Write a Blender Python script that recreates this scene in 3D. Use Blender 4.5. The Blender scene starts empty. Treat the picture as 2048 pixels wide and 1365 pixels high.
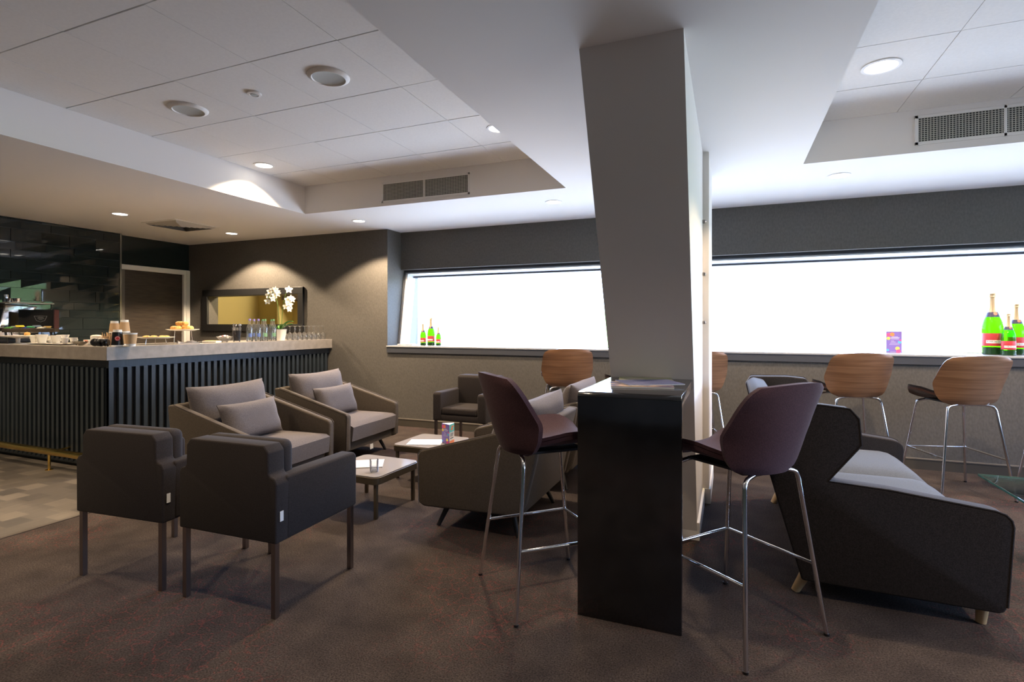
import bpy, bmesh, math, random
from mathutils import Vector, Matrix
random.seed(7)
PI = math.pi
C = bpy.context.scene.collection
# ------------------------------------------------------------ materials
def nt(name):
    m = bpy.data.materials.new(name); m.use_nodes = True
    t = m.node_tree; b = t.nodes['Principled BSDF']
    return m, t, b
def col(c): return (c[0], c[1], c[2], 1)
def plain(name, c, rough=.5, metal=0, spec=.5, coat=0, emit=None, es=1, sheen=0):
    m, t, b = nt(name)
    b.inputs['Base Color'].default_value = col(c); b.inputs['Roughness'].default_value = rough
    b.inputs['Metallic'].default_value = metal; b.inputs['Specular IOR Level'].default_value = spec
    b.inputs['Coat Weight'].default_value = coat; b.inputs['Sheen Weight'].default_value = sheen
    if emit: b.inputs['Emission Color'].default_value = col(emit); b.inputs['Emission Strength'].default_value = es
    return m
def ramp_noise(t, c1, c2, scale, detail=4, mp=(1, 1, 1), lo=.35, hi=.65, coord='Object'):
    tc = t.nodes.new('ShaderNodeTexCoord'); mpn = t.nodes.new('ShaderNodeMapping'); mpn.inputs['Scale'].default_value = mp
    t.links.new(tc.outputs[coord], mpn.inputs[0])
    n = t.nodes.new('ShaderNodeTexNoise'); n.inputs['Scale'].default_value = scale; n.inputs['Detail'].default_value = detail
    t.links.new(mpn.outputs[0], n.inputs['Vector'])
    r = t.nodes.new('ShaderNodeValToRGB'); r.color_ramp.elements[0].position = lo; r.color_ramp.elements[1].position = hi
    r.color_ramp.elements[0].color = col(c1); r.color_ramp.elements[1].color = col(c2)
    t.links.new(n.outputs['Fac'], r.inputs[0])
    return r, n, mpn
def bump(t, b, src, strength=.3, dist=.002):
    bp = t.nodes.new('ShaderNodeBump'); bp.inputs['Strength'].default_value = strength; bp.inputs['Distance'].default_value = dist
    t.links.new(src, bp.inputs['Height']); t.links.new(bp.outputs[0], b.inputs['Normal'])
def fabric(name, c, var=.25, scale=220, rough=.9, sheen=.05, bs=.35):
    m, t, b = nt(name)
    c1 = [x*(1-var) for x in c]; c2 = [min(1, x*(1+var)) for x in c]
    r, n, mp = ramp_noise(t, c1, c2, scale, 3, (1, 1, 1))
    t.links.new(r.outputs[0], b.inputs['Base Color']); b.inputs['Roughness'].default_value = rough
    b.inputs['Specular IOR Level'].default_value = .25
    b.inputs['Sheen Weight'].default_value = sheen; b.inputs['Sheen Roughness'].default_value = .4
    bump(t, b, n.outputs['Fac'], bs, .0015)
    return m
def noisy(name, c1, c2, scale, rough=.5, mp=(1, 1, 1), bs=0, metal=0, spec=.5, dist=.002, detail=5):
    m, t, b = nt(name); r, n, _ = ramp_noise(t, c1, c2, scale, detail, mp)
    t.links.new(r.outputs[0], b.inputs['Base Color']); b.inputs['Roughness'].default_value = rough
    b.inputs['Metallic'].default_value = metal; b.inputs['Specular IOR Level'].default_value = spec
    if bs: bump(t, b, n.outputs['Fac'], bs, dist)
    return m
def glassy(name, c=(1, 1, 1), rough=0.0, ior=1.45, mix=0):
    m, t, b = nt(name)
    b.inputs['Base Color'].default_value = col(c); b.inputs['Roughness'].default_value = rough
    b.inputs['IOR'].default_value = ior; b.inputs['Transmission Weight'].default_value = 1
    return m
def thin_glass(name, tint=(1, 1, 1), refl=.08, rough=0.0, fm=.6, milk=0):
    m = bpy.data.materials.new(name); m.use_nodes = True; t = m.node_tree; t.nodes.clear()
    o = t.nodes.new('ShaderNodeOutputMaterial'); mx = t.nodes.new('ShaderNodeMixShader')
    tr = t.nodes.new('ShaderNodeBsdfTransparent'); tr.inputs[0].default_value = col(tint)
    g = t.nodes.new('ShaderNodeBsdfGlossy'); g.inputs['Roughness'].default_value = rough
    lw = t.nodes.new('ShaderNodeLayerWeight'); lw.inputs[0].default_value = .35
    mt = t.nodes.new('ShaderNodeMath'); mt.operation = 'MULTIPLY_ADD'; mt.inputs[1].default_value = .6; mt.inputs[2].default_value = refl
    mt.inputs[1].default_value = fm; t.links.new(lw.outputs['Fresnel'], mt.inputs[0]); t.links.new(mt.outputs[0], mx.inputs[0])
    t.links.new(tr.outputs[0], mx.inputs[1]); t.links.new(g.outputs[0], mx.inputs[2]); t.links.new(mx.outputs[0], o.inputs[0])
    if milk:
        df = t.nodes.new('ShaderNodeBsdfTranslucent'); df.inputs[0].default_value = (.9, .9, .9, 1); m2 = t.nodes.new('ShaderNodeMixShader'); m2.inputs[0].default_value = milk
        t.links.new(mx.outputs[0], m2.inputs[1]); t.links.new(df.outputs[0], m2.inputs[2]); t.links.new(m2.outputs[0], o.inputs[0])
    return m
def emis(name, c, s):
    m = bpy.data.materials.new(name); m.use_nodes = True; t = m.node_tree; t.nodes.clear()
    o = t.nodes.new('ShaderNodeOutputMaterial'); e = t.nodes.new('ShaderNodeEmission')
    e.inputs[0].default_value = col(c); e.inputs[1].default_value = s; t.links.new(e.outputs[0], o.inputs[0]); return m

WHITE = plain('white_paint', (.82, .79, .75), .55)
CEILW = plain('ceiling_paint', (.83, .79, .75), .7)
CTILE = noisy('ceiling_tile', (.80, .77, .73), (.83, .80, .76), 60, .85)
JOINT = plain('tile_joint', (.05, .045, .04), .8)
COLW = plain('column_paint', (.80, .75, .71), .6)
WPAPER = noisy('wallpaper', (.078, .072, .066), (.100, .092, .084), 70, .62, (1, 1, .5), .5, 0, .45, .003, 8)
WALLB = plain('rear_wall_paint', (.16, .145, .13), .8)
TRIM = plain('dark_trim', (.050, .054, .068), .45)
BASEB = plain('baseboard_paint', (.06, .052, .042), .45)
SILLM = plain('sill_laminate', (.34, .35, .37), .28)
WFRAME = plain('window_frame', (.62, .64, .68), .35)
DARKW = noisy('door_veneer', (.030, .021, .015), (.050, .036, .026), 6, .5, (1, 1, 9))
BLACK = plain('black', (.012, .012, .013), .45)
BLACKP = plain('black_plastic', (.010, .010, .011), .3)
SLAT = noisy('bar_slats', (.020, .027, .034), (.030, .039, .048), 30, .28, (1, 1, .1))
SLATBACK = plain('bar_recess', (.006, .006, .007), .7)
BARTOP = noisy('bar_laminate', (.200, .180, .165), (.260, .235, .215), 14, .38, (1, 1, 1), 0)
BRASS = plain('brass', (.85, .58, .16), .18, 1)
CHROME = plain('chrome', (.80, .80, .82), .10, 1)
STEEL = plain('dark_steel', (.30, .27, .26), .28, 1)
TBLACK = noisy('table_lacquer', (.006, .0065, .008), (.011, .012, .015), 9, .09, (1, 7, 1), .12, 0, 1.0, .001)
FAB_ARM = fabric('armchair_fabric', (.030, .024, .023), .22)
FAB_ARM2 = fabric('armchair_fabric_piping', (.060, .050, .047), .2)
FAB_LOUNGE = fabric('lounge_fabric', (.085, .069, .054), .2)
FAB_CUSH = fabric('cushion_fabric', (.125, .108, .105), .22)
FAB_SOFA = fabric('sofa_fabric', (.024, .020, .020), .35, 260)
FAB_SOFAS = fabric('sofa_seat_fabric', (.085, .095, .115), .15, 200)
FAB_PURP = fabric('stool_fabric', (.070, .034, .042), .22, 260)
SEATU = plain('stool_seat_underside', (.075, .034, .024), .35)
LEATHER = plain('stool_leather', (.022, .018, .020), .25)
def wood(name, c1, c2, mp=(1.2, 1.2, 16), scale=2.2, rough=.38):
    m, t, b = nt(name)
    r, n, mpn = ramp_noise(t, c1, c2, scale, 8, mp, .38, .62)
    n.inputs['Distortion'].default_value = .6
    t.links.new(r.outputs[0], b.inputs['Base Color']); b.inputs['Roughness'].default_value = rough
    return m
WALNUT = wood('stool_veneer', (.195, .096, .048), (.285, .150, .080), (.8, .8, 22), 3)
OAK = wood('light_wood', (.55, .36, .17), (.66, .45, .24), (6, 6, 1))
TEAK = wood('table_leg_wood', (.30, .13, .05), (.42, .20, .09), (6, 6, 1))
TABTOP = plain('low_table_top', (.30, .28, .28), .13)
TABRIM = plain('low_table_rim', (.115, .092, .062), .32, .5)
PAPERW = plain('paper_white', (.78, .77, .75), .5)
PORC = plain('porcelain', (.86, .83, .76), .22)
KRAFT = plain('kraft_card', (.50, .33, .18), .7)
GLASS = thin_glass('clear_glass', (.985, .99, .99), .04, .03, .9, .05)
PANE = thin_glass('window_glass', (1, 1, 1), .03)
TGLASS = thin_glass('table_glass', (.72, .82, .79), .06)
WATER = thin_glass('water', (.90, .93, .95), .08)
BOTG = None
def bottle_green():
    m, t, b = nt('bottle_glass')
    b.inputs['Base Color'].default_value = (.10, .42, .02, 1); b.inputs['Roughness'].default_value = .08
    b.inputs['Coat Weight'].default_value = .5
    o = t.nodes['Material Output']; mx = t.nodes.new('ShaderNodeMixShader'); mx.inputs[0].default_value = .82
    tr = t.nodes.new('ShaderNodeBsdfTransparent'); tr.inputs[0].default_value = (.30, .80, .02, 1)
    t.links.new(b.outputs[0], mx.inputs[1]); t.links.new(tr.outputs[0], mx.inputs[2]); t.links.new(mx.outputs[0], o.inputs[0])
    return m
BOTG = bottle_green()
BOTD = plain('bottle_glass_dark', (.012, .045, .014), .1)
GOLDF = plain('gold_foil', (.75, .58, .36), .38, .7)
REDL = plain('red_label', (.50, .035, .045), .5)
NAVY = plain('navy_collar', (.05, .04, .10), .5)
LAMP = emis('lamp_diffuser', (1, .93, .82), 9)
GREYD = plain('speaker_grille', (.44, .45, .42), .6)
PURP = plain('leaflet_purple', (.22, .15, .50), .5)
PINK = plain('leaflet_pink', (.85, .10, .30), .5); ORNG = plain('leaflet_orange', (.90, .25, .08), .5)
YELL = plain('leaflet_yellow', (.95, .80, .12), .5); TEAL = plain('leaflet_teal', (.16, .60, .52), .5)
SKYB = plain('leaflet_blue', (.10, .45, .80), .5); CREAM = plain('leaflet_cream', (.88, .82, .70), .5)
GREENF = plain('leaf_green', (.06, .22, .03), .35); STEMG = plain('stem_green', (.10, .20, .05), .5)
PETAL = plain('petal_white', (.88, .86, .80), .5); PETC = plain('petal_centre', (.80, .62, .20), .5)
BREAD = noisy('baked_crust', (.60, .27, .05), (.85, .52, .16), 40, .5)
MAROON = plain('berry', (.20, .02, .04), .4)
MAG1 = noisy('magazine_cover', (.05, .05, .13), (.55, .38, .26), 13, .6, (1, 1, 1), 0, 0, .15, .001, 2)
MAG2 = noisy('magazine_green', (.16, .20, .06), (.36, .34, .30), 9, .4)
MAG3 = noisy('newsprint', (.52, .53, .56), (.80, .80, .80), 22, .5, (1, 3, 1))
OCHRE = plain('hatch_room_paint', (.46, .38, .17), .7)

def carpet():
    m, t, b = nt('carpet')
    r, n, mp = ramp_noise(t, (.036, .028, .026), (.064, .050, .045), 5, 12, (1, 1, 1), .3, .7)
    v = t.nodes.new('ShaderNodeTexVoronoi'); v.feature = 'DISTANCE_TO_EDGE'; v.inputs['Scale'].default_value = 17
    t.links.new(mp.outputs[0], v.inputs['Vector'])
    lt = t.nodes.new('ShaderNodeMath'); lt.operation = 'LESS_THAN'; lt.inputs[1].default_value = .05
    t.links.new(v.outputs['Distance'], lt.inputs[0])
    n2 = t.nodes.new('ShaderNodeTexNoise'); n2.inputs['Scale'].default_value = 1.1; n2.inputs['Detail'].default_value = 2
    t.links.new(mp.outputs[0], n2.inputs['Vector'])
    rr = t.nodes.new('ShaderNodeValToRGB'); rr.color_ramp.elements[0].position = .48; rr.color_ramp.elements[1].position = .60
    t.links.new(n2.outputs['Fac'], rr.inputs[0])
    n3 = t.nodes.new('ShaderNodeTexNoise'); n3.inputs['Scale'].default_value = 60
    t.links.new(mp.outputs[0], n3.inputs['Vector'])
    r3 = t.nodes.new('ShaderNodeValToRGB'); r3.color_ramp.elements[0].position = .42; r3.color_ramp.elements[1].position = .58
    t.links.new(n3.outputs['Fac'], r3.inputs[0])
    m1 = t.nodes.new('ShaderNodeMath'); m1.operation = 'MULTIPLY'; t.links.new(lt.outputs[0], m1.inputs[0]); t.links.new(rr.outputs[0], m1.inputs[1])
    m2 = t.nodes.new('ShaderNodeMath'); m2.operation = 'MULTIPLY'; t.links.new(m1.outputs[0], m2.inputs[0]); t.links.new(r3.outputs[0], m2.inputs[1])
    m3 = t.nodes.new('ShaderNodeMath'); m3.operation = 'MULTIPLY'; t.links.new(m2.outputs[0], m3.inputs[0]); m3.inputs[1].default_value = .34
    mx = t.nodes.new('ShaderNodeMix'); mx.data_type = 'RGBA'; mx.inputs['B'].default_value = (.20, .040, .038, 1)
    t.links.new(m3.outputs[0], mx.inputs['Factor']); t.links.new(r.outputs[0], mx.inputs['A'])
    # fibre speckle
    n4 = t.nodes.new('ShaderNodeTexNoise'); n4.inputs['Scale'].default_value = 150; t.links.new(mp.outputs[0], n4.inputs['Vector'])
    r4 = t.nodes.new('ShaderNodeValToRGB'); r4.color_ramp.elements[0].position = .3; r4.color_ramp.elements[0].color = (.45, .45, .45, 1); r4.color_ramp.elements[1].position = .7; r4.color_ramp.elements[1].color = (1.55, 1.55, 1.55, 1)
    t.links.new(n4.outputs['Fac'], r4.inputs[0])
    mu = t.nodes.new('ShaderNodeMix'); mu.data_type = 'RGBA'; mu.blend_type = 'MULTIPLY'; mu.inputs['Factor'].default_value = 1
    t.links.new(mx.outputs['Result'], mu.inputs['A']); t.links.new(r4.outputs[0], mu.inputs['B'])
    t.links.new(mu.outputs['Result'], b.inputs['Base Color']); b.inputs['Roughness'].default_value = .95; b.inputs['Specular IOR Level'].default_value = .15
    bump(t, b, n4.outputs['Fac'], .5, .004)
    return m
CARPET = carpet()
def vinyl():
    m, t, b = nt('vinyl_planks')
    tc = t.nodes.new('ShaderNodeTexCoord'); mp = t.nodes.new('ShaderNodeMapping'); mp.inputs['Rotation'].default_value = (0, 0, PI/2)
    t.links.new(tc.outputs['Object'], mp.inputs[0])
    br = t.nodes.new('ShaderNodeTexBrick'); br.inputs['Scale'].default_value = 1; br.inputs['Brick Width'].default_value = .15; br.inputs['Row Height'].default_value = .165
    br.inputs['Color1'].default_value = (.070, .062, .056, 1); br.inputs['Color2'].default_value = (.165, .142, .118, 1); br.inputs['Mortar'].default_value = (.10, .09, .08, 1)
    br.inputs['Mortar Size'].default_value = .001; br.offset = .37; br.offset_frequency = 2
    t.links.new(mp.outputs[0], br.inputs['Vector'])
    n = t.nodes.new('ShaderNodeTexNoise'); n.inputs['Scale'].default_value = 6; n.inputs['Detail'].default_value = 8
    mp2 = t.nodes.new('ShaderNodeMapping'); mp2.inputs['Scale'].default_value = (6, 1, 1); t.links.new(tc.outputs['Object'], mp2.inputs[0]); t.links.new(mp2.outputs[0], n.inputs['Vector'])
    r = t.nodes.new('ShaderNodeValToRGB'); r.color_ramp.elements[0].color = (.75, .75, .75, 1); r.color_ramp.elements[1].color = (1.2, 1.2, 1.2, 1); t.links.new(n.outputs['Fac'], r.inputs[0])
    mu = t.nodes.new('ShaderNodeMix'); mu.data_type = 'RGBA'; mu.blend_type = 'MULTIPLY'; mu.inputs['Factor'].default_value = 1
    t.links.new(br.outputs['Color'], mu.inputs['A']); t.links.new(r.outputs[0], mu.inputs['B'])
    t.links.new(mu.outputs['Result'], b.inputs['Base Color']); b.inputs['Roughness'].default_value = .5
    return m
VINYL = vinyl()
WTILE = plain('glass_wall_tile', (.014, .021, .022), .03, 0, .55, 0)
WGROUT = plain('tile_grout', (.10, .105, .10), .7)

# ------------------------------------------------------------ mesh helpers
class B:
    def __init__(s): s.bm = bmesh.new(); s.mats = []
    def mi(s, m):
        if m not in s.mats: s.mats.append(m)
        return s.mats.index(m)
    def _done(s, faces, m):
        i = s.mi(m)
        for f in faces: f.material_index = i
    def box(s, x0, x1, y0, y1, z0, z1, m, r=0, seg=2, M=None):
        bm2 = bmesh.new(); bmesh.ops.create_cube(bm2, size=1)
        for v in bm2.verts: v.co = Vector(((x0+x1)/2+v.co.x*(x1-x0), (y0+y1)/2+v.co.y*(y1-y0), (z0+z1)/2+v.co.z*(z1-z0)))
        if r: bmesh.ops.bevel(bm2, geom=bm2.edges[:], offset=r, segments=seg, profile=.5, affect='EDGES', clamp_overlap=True)
        s.merge(bm2, m, M); return s
    def merge(s, bm2, m, M=None):
        vs = []
        bm2.verts.index_update()
        for v in bm2.verts: vs.append(s.bm.verts.new(M @ v.co if M else v.co))
        fs = []
        for f in bm2.faces:
            try: fs.append(s.bm.faces.new([vs[v.index] for v in f.verts]))
            except ValueError: pass
        s._done(fs, m); bm2.free()
    def prism(s, pts, lo, hi, m, axis='Y', r=0, seg=2, M=None):
        # pts 2D polygon; axis 'Y': pts=(x,z) extruded in y; 'Z': pts=(x,y) in z; 'X': pts=(y,z)
        bm2 = bmesh.new()
        def P(p, t): return (p[0], t, p[1]) if axis == 'Y' else ((p[0], p[1], t) if axis == 'Z' else (t, p[0], p[1]))
        a = [bm2.verts.new(P(p, lo)) for p in pts]; c = [bm2.verts.new(P(p, hi)) for p in pts]
        bm2.faces.new(a); bm2.faces.new(c[::-1]); n = len(pts)
        for i in range(n): bm2.faces.new([a[i], c[i], c[(i+1) % n], a[(i+1) % n]])
        bmesh.ops.recalc_face_normals(bm2, faces=bm2.faces[:])
        if r: bmesh.ops.bevel(bm2, geom=bm2.edges[:], offset=r, segments=seg, profile=.5, affect='EDGES', clamp_overlap=True)
        s.merge(bm2, m, M); return s
    def lathe(s, prof, m, cx=0, cy=0, cz=0, n=20, M=None, cap=True):
        bm2 = bmesh.new(); rings = []
        for r, z in prof:
            if r < 1e-5: rings.append([bm2.verts.new((cx, cy, cz+z))])
            else: rings.append([bm2.verts.new((cx+r*math.cos(2*PI*i/n), cy+r*math.sin(2*PI*i/n), cz+z)) for i in range(n)])
        for a, b in zip(rings, rings[1:]):
            for i in range(n):
                j = (i+1) % n
                if len(a) == 1 and len(b) == 1: continue
                if len(a) == 1: bm2.faces.new([a[0], b[j], b[i]])
                elif len(b) == 1: bm2.faces.new([a[i], a[j], b[0]])
                else: bm2.faces.new([a[i], a[j], b[j], b[i]])
        if cap:
            for rg, fl in ((rings[0], True), (rings[-1], False)):
                if len(rg) > 1: bm2.faces.new(rg[::-1] if fl else rg)
        s.merge(bm2, m, M); return s
    def tube(s, pts, r, m, n=10, bend=0, bseg=5, cap=True, r2=None, M=None):
        pts = [Vector(p) for p in pts]
        if bend:
            out = [pts[0]]
            for i in range(1, len(pts)-1):
                p, a, c = pts[i], pts[i-1], pts[i+1]
                d1 = min(bend, (a-p).length*.45); d2 = min(bend, (c-p).length*.45)
                A = p+(a-p).normalized()*d1; Cc = p+(c-p).normalized()*d2
                for k in range(bseg+1):
                    t = k/bseg; out.append(A*(1-t)**2+p*2*t*(1-t)+Cc*t*t)
            out.append(pts[-1]); pts = out
        bm2 = bmesh.new(); rings = []; N = len(pts)
        up = None
        for i, p in enumerate(pts):
            d = (pts[min(i+1, N-1)]-pts[max(i-1, 0)]).normalized()
            if up is None:
                up = Vector((0, 0, 1)) if abs(d.z) < .9 else Vector((1, 0, 0))
            u = d.cross(up).normalized(); w = u.cross(d).normalized(); up = w
            rr = r if r2 is None else r+(r2-r)*i/(N-1)
            rings.append([bm2.verts.new(p+u*rr*math.cos(2*PI*k/n)+w*rr*math.sin(2*PI*k/n)) for k in range(n)])
        for a, b in zip(rings, rings[1:]):
            for k in range(n): bm2.faces.new([a[k], a[(k+1) % n], b[(k+1) % n], b[k]])
        if cap: bm2.faces.new(rings[0][::-1]); bm2.faces.new(rings[-1])
        bmesh.ops.recalc_face_normals(bm2, faces=bm2.faces[:])
        s.merge(bm2, m, M); return s
    def slab(s, f, g, nu, nv, m, M=None):
        # closed solid between surfaces f(u,v) and g(u,v); u,v in 0..1
        bm2 = bmesh.new()
        A = [[bm2.verts.new(f(i/nu, j/nv)) for j in range(nv+1)] for i in range(nu+1)]
        D = [[bm2.verts.new(g(i/nu, j/nv)) for j in range(nv+1)] for i in range(nu+1)]
        for i in range(nu):
            for j in range(nv):
                bm2.faces.new([A[i][j], A[i+1][j], A[i+1][j+1], A[i][j+1]])
                bm2.faces.new([D[i][j], D[i][j+1], D[i+1][j+1], D[i+1][j]])
        for i in range(nu):
            bm2.faces.new([A[i][0], D[i][0], D[i+1][0], A[i+1][0]]); bm2.faces.new([A[i][nv], A[i+1][nv], D[i+1][nv], D[i][nv]])
        for j in range(nv):
            bm2.faces.new([A[0][j], A[0][j+1], D[0][j+1], D[0][j]]); bm2.faces.new([A[nu][j], D[nu][j], D[nu][j+1], A[nu][j+1]])
        bmesh.ops.recalc_face_normals(bm2, faces=bm2.faces[:])
        s.merge(bm2, m, M); return s
    def pillow(s, w, h, t, m, M=None, pinch=.06, n=16, crease=.012, seed=0):
        # pillow in local XZ plane, thickness along Y, centred
        rnd = random.Random(seed)
        ph = [rnd.uniform(0, 6) for _ in range(4)]
        def base(u, v):
            a, b = u*2-1, v*2-1
            x = a*w/2*(1-pinch*(1-b*b)*abs(a)); z = b*h/2*(1-pinch*(1-a*a)*abs(b))
            th = t/2*(max(0, (1-a**4))*max(0, (1-b**4)))**.55+.003
            wr = crease*(math.sin(9*a+ph[0]+3*b)*math.sin(5*b+ph[1]))*(abs(a)**2)*(1-abs(a)**6)*(1-b**4)
            return x, z, th, wr
        def f(u, v):
            x, z, th, wr = base(u, v); return Vector((x, -th-wr, z))
        def g(u, v):
            x, z, th, wr = base(u, v); return Vector((x, th+wr, z))
        s.slab(f, g, n, n, m, M); return s
    def obj(s, name, parent=None, smooth=True, mods=None, ang=40):
        me = bpy.data.meshes.new(name)
        bmesh.ops.remove_doubles(s.bm, verts=s.bm.verts[:], dist=1e-6)
        s.bm.to_mesh(me); s.bm.free()
        for m in s.mats: me.materials.append(m)
        o = bpy.data.objects.new(name, me); C.objects.link(o)
        if parent: o.parent = parent
        if smooth:
            for p in me.polygons: p.use_smooth = True
            try: me.set_sharp_from_angle(angle=math.radians(ang))
            except Exception: pass
        return o
def tag(o, label=None, cat=None, group=None, kind=None):
    if label: o['label'] = label
    if cat: o['category'] = cat
    if group: o['group'] = group
    if kind: o['kind'] = kind
    return o
def thing(name, label, cat, loc=(0, 0, 0), rz=0, group=None):
    o = bpy.data.objects.new(name, None); C.objects.link(o); o.location = loc; o.rotation_euler = (0, 0, rz)
    o.empty_display_size = .1
    return tag(o, label, cat, group)
def dup(root, loc, rz, label=None, group=None, parent=None):
    kids = [c for c in root.children]
    r = root.copy(); C.objects.link(r)
    if parent is None: r.location = loc; r.rotation_euler = (0, 0, rz)
    if label: r['label'] = label
    if group: r['group'] = group
    for ch in kids:
        c = ch.copy(); C.objects.link(c); c.parent = r
        for g in list(ch.children):
            d = g.copy(); C.objects.link(d); d.parent = c
    return r
def struct(b, name, label=None, smooth=False, **k):
    o = b.obj(name, smooth=smooth, **k); o['kind'] = 'structure'
    if label: o['label'] = label
    return o
def text_part(txt, size, m, name, parent, M, depth=.0004):
    cu = bpy.data.curves.new(name, 'FONT'); cu.body = txt; cu.size = size; cu.extrude = depth; cu.align_x = 'CENTER'; cu.align_y = 'CENTER'
    ob = bpy.data.objects.new(name+'_t', cu); C.objects.link(ob)
    dg = bpy.context.evaluated_depsgraph_get(); dg.update()
    me = bpy.data.meshes.new_from_object(ob.evaluated_get(dg)); bpy.data.objects.remove(ob)
    me.name = name; me.materials.clear(); me.materials.append(m)
    o = bpy.data.objects.new(name, me); C.objects.link(o); o.matrix_local = M
    if parent: o.parent = parent
    return o
def Rz(a): return Matrix.Rotation(a, 4, 'Z')
def Rx(a): return Matrix.Rotation(a, 4, 'X')
def Ry(a): return Matrix.Rotation(a, 4, 'Y')
def T(x, y, z): return Matrix.Translation((x, y, z))

# ------------------------------------------------------------ the room
ZC, ZT = 2.56, 2.87
XL, XR, YB, YF = -7.86, 7.2, 5.86, -4.5
PX = -4.14                     # pier corner
LX0, LX1, RX0, RX1, TY = -4.45, -1.385, .537, 3.75, 4.72
TF = -2.2                      # near end of both ceiling trays
YW = 6.17                      # upper fascia over the windows
b = B(); b.box(-4.11, XR, YF, 6.6, -.06, 0, CARPET); struct(b, 'floor', 'dark brown carpet with red cracked line pattern')
b = B(); b.box(XL-.3, -4.11, YF, 6.6, -.06, 0, VINYL); struct(b, 'floor', 'grey and beige vinyl planks in front of the bar')
b = B(); b.box(-4.125, -4.095, YF, YB, 0, .004, plain('edge_strip', (.12, .10, .09), .4, .5)); struct(b, 'trim_1', 'thin metal strip between vinyl planks and carpet')
# soffit (lower plasterboard ceiling) around two raised trays
b = B()
zt = ZC+.5
b.box(XL-.3, LX0, YF, YB+.1, ZC, zt, CEILW)
b.box(LX1, RX0, YF, YB+.1, ZC, zt, CEILW)
b.box(RX1, XR, YF, YB+.1, ZC, zt, CEILW)
b.box(LX0, LX1, TY, YB+.1, ZC, zt, CEILW); b.box(RX0, RX1, TY, YB+.1, ZC, zt, CEILW)
b.box(LX0, LX1, YF, TF, ZC, zt, CEILW); b.box(RX0, RX1, YF, TF, ZC, zt, CEILW)
b.box(PX-.05, XR, YB+.1, 6.75, ZC, zt, CEILW)
struct(b, 'ceiling', 'white plasterboard soffit and central beam')
# tiles in the trays
def tiles(x0, x1, y0, y1, gx, gy, px, py):
    b = B(); b.box(x0, x1, y0, y1, ZT+.03, ZT+.05, JOINT)
    xs = [x0]+[x for x in [gx+i*px for i in range(-12, 13)] if x0+.03 < x < x1-.03]+[x1]
    ys = [y0]+[y for y in [gy+i*py for i in range(-14, 14)] if y0+.03 < y < y1-.03]+[y1]
    rnd = random.Random(3)
    for i in range(len(xs)-1):
        for j in range(len(ys)-1):
            g = .0034; dz = rnd.uniform(0, .0015)
            b.box(xs[i]+g*rnd.uniform(.4, 1.1), xs[i+1]-g*.5, ys[j]+g*rnd.uniform(.8, 2.2), ys[j+1]-g*.8, ZT+dz, ZT+.03, CTILE)
    return b
struct(tiles(LX0, LX1, TF, TY, -2.0, 3.60, .65, .62), 'ceiling', 'suspended tile ceiling in the left tray')
struct(tiles(RX0, RX1, TF, TY, 1.145, 3.535, .65, .61), 'ceiling', 'suspended tile ceiling in the right tray')
# walls
b = B(); HX0, HX1, HZ0, HZ1 = -7.42, -5.63, 1.315, 1.742
b.box(XL, HX0, YB, YB+.16, 0, ZC, WPAPER); b.box(HX1, PX, YB, YB+.16, 0, ZC, WPAPER)
b.box(HX0, HX1, YB, YB+.16, 0, HZ0, WPAPER); b.box(HX0, HX1, YB, YB+.16, HZ1, ZC, WPAPER)
struct(b, 'wall_back', 'dark textured wallpaper wall with the serving hatch')
b = B(); b.box(PX-.12, PX, YB+.16, 6.6, .0, ZC+.02, WPAPER)
struct(b, 'wall_return', 'narrow papered return beside the left window')
b = B(); b.box(PX, XR, YB, YB+.12, 0, .95, WPAPER); struct(b, 'wall_window_lower', 'papered wall below the window sill')
b = B(); b.box(PX, XR, YW, YW+.08, 2.055, ZC+.02, WPAPER); b.box(PX, XR, YW+.08, 6.6, 2.055, 2.12, TRIM)
struct(b, 'wall_window_upper', 'dark papered fascia above the windows')
b = B(); b.box(XL-.12, XL, 4.78, YB, 2.16, ZC, WTILE); b.box(XL-.12, XL, 3.2, 4.9, 0, 2.16, WALLB); b.box(XL-.3, XL-.12, YF, YB+.2, 0, ZC, WALLB)
struct(b, 'wall_left', 'dark wall around the door beside the bar')
b = B(); b.box(XR, XR+.1, YF, 6.6, 0, .9, WALLB); b.box(XR, XR+.1, YF, 6.6, 2.45, 3, WALLB); b.box(XR, XR+.1, YF, .6, .9, 2.45, WALLB); b.box(XR, XR+.1, 5.6, 6.6, .9, 2.45, WALLB); struct(b, 'wall_right')
w2 = thing('window_2', 'added window in the right hand wall, out of view, letting in side daylight', 'window', (XR+.05, 3.1, .9)); w2['kind'] = 'structure'  # unseen window added to supply daylight on surfaces facing the right wall
b = B(); b.box(-.03, .03, -2.5, 2.5, 0, .05, WFRAME); b.box(-.03, .03, -2.5, 2.5, 1.5, 1.55, WFRAME)
for y in (-2.47, 0, 2.47): b.box(-.03, .03, y-.03, y+.03, .05, 1.5, WFRAME)
b.obj('window_frame', w2, False); b = B(); b.box(-.003, .003, -2.5, 2.5, .05, 1.5, PANE); b.obj('pane', w2, False)
b = B(); b.box(XL-.3, XR, YF-.1, YF, 0, 3, WALLB); struct(b, 'wall_front')
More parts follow.
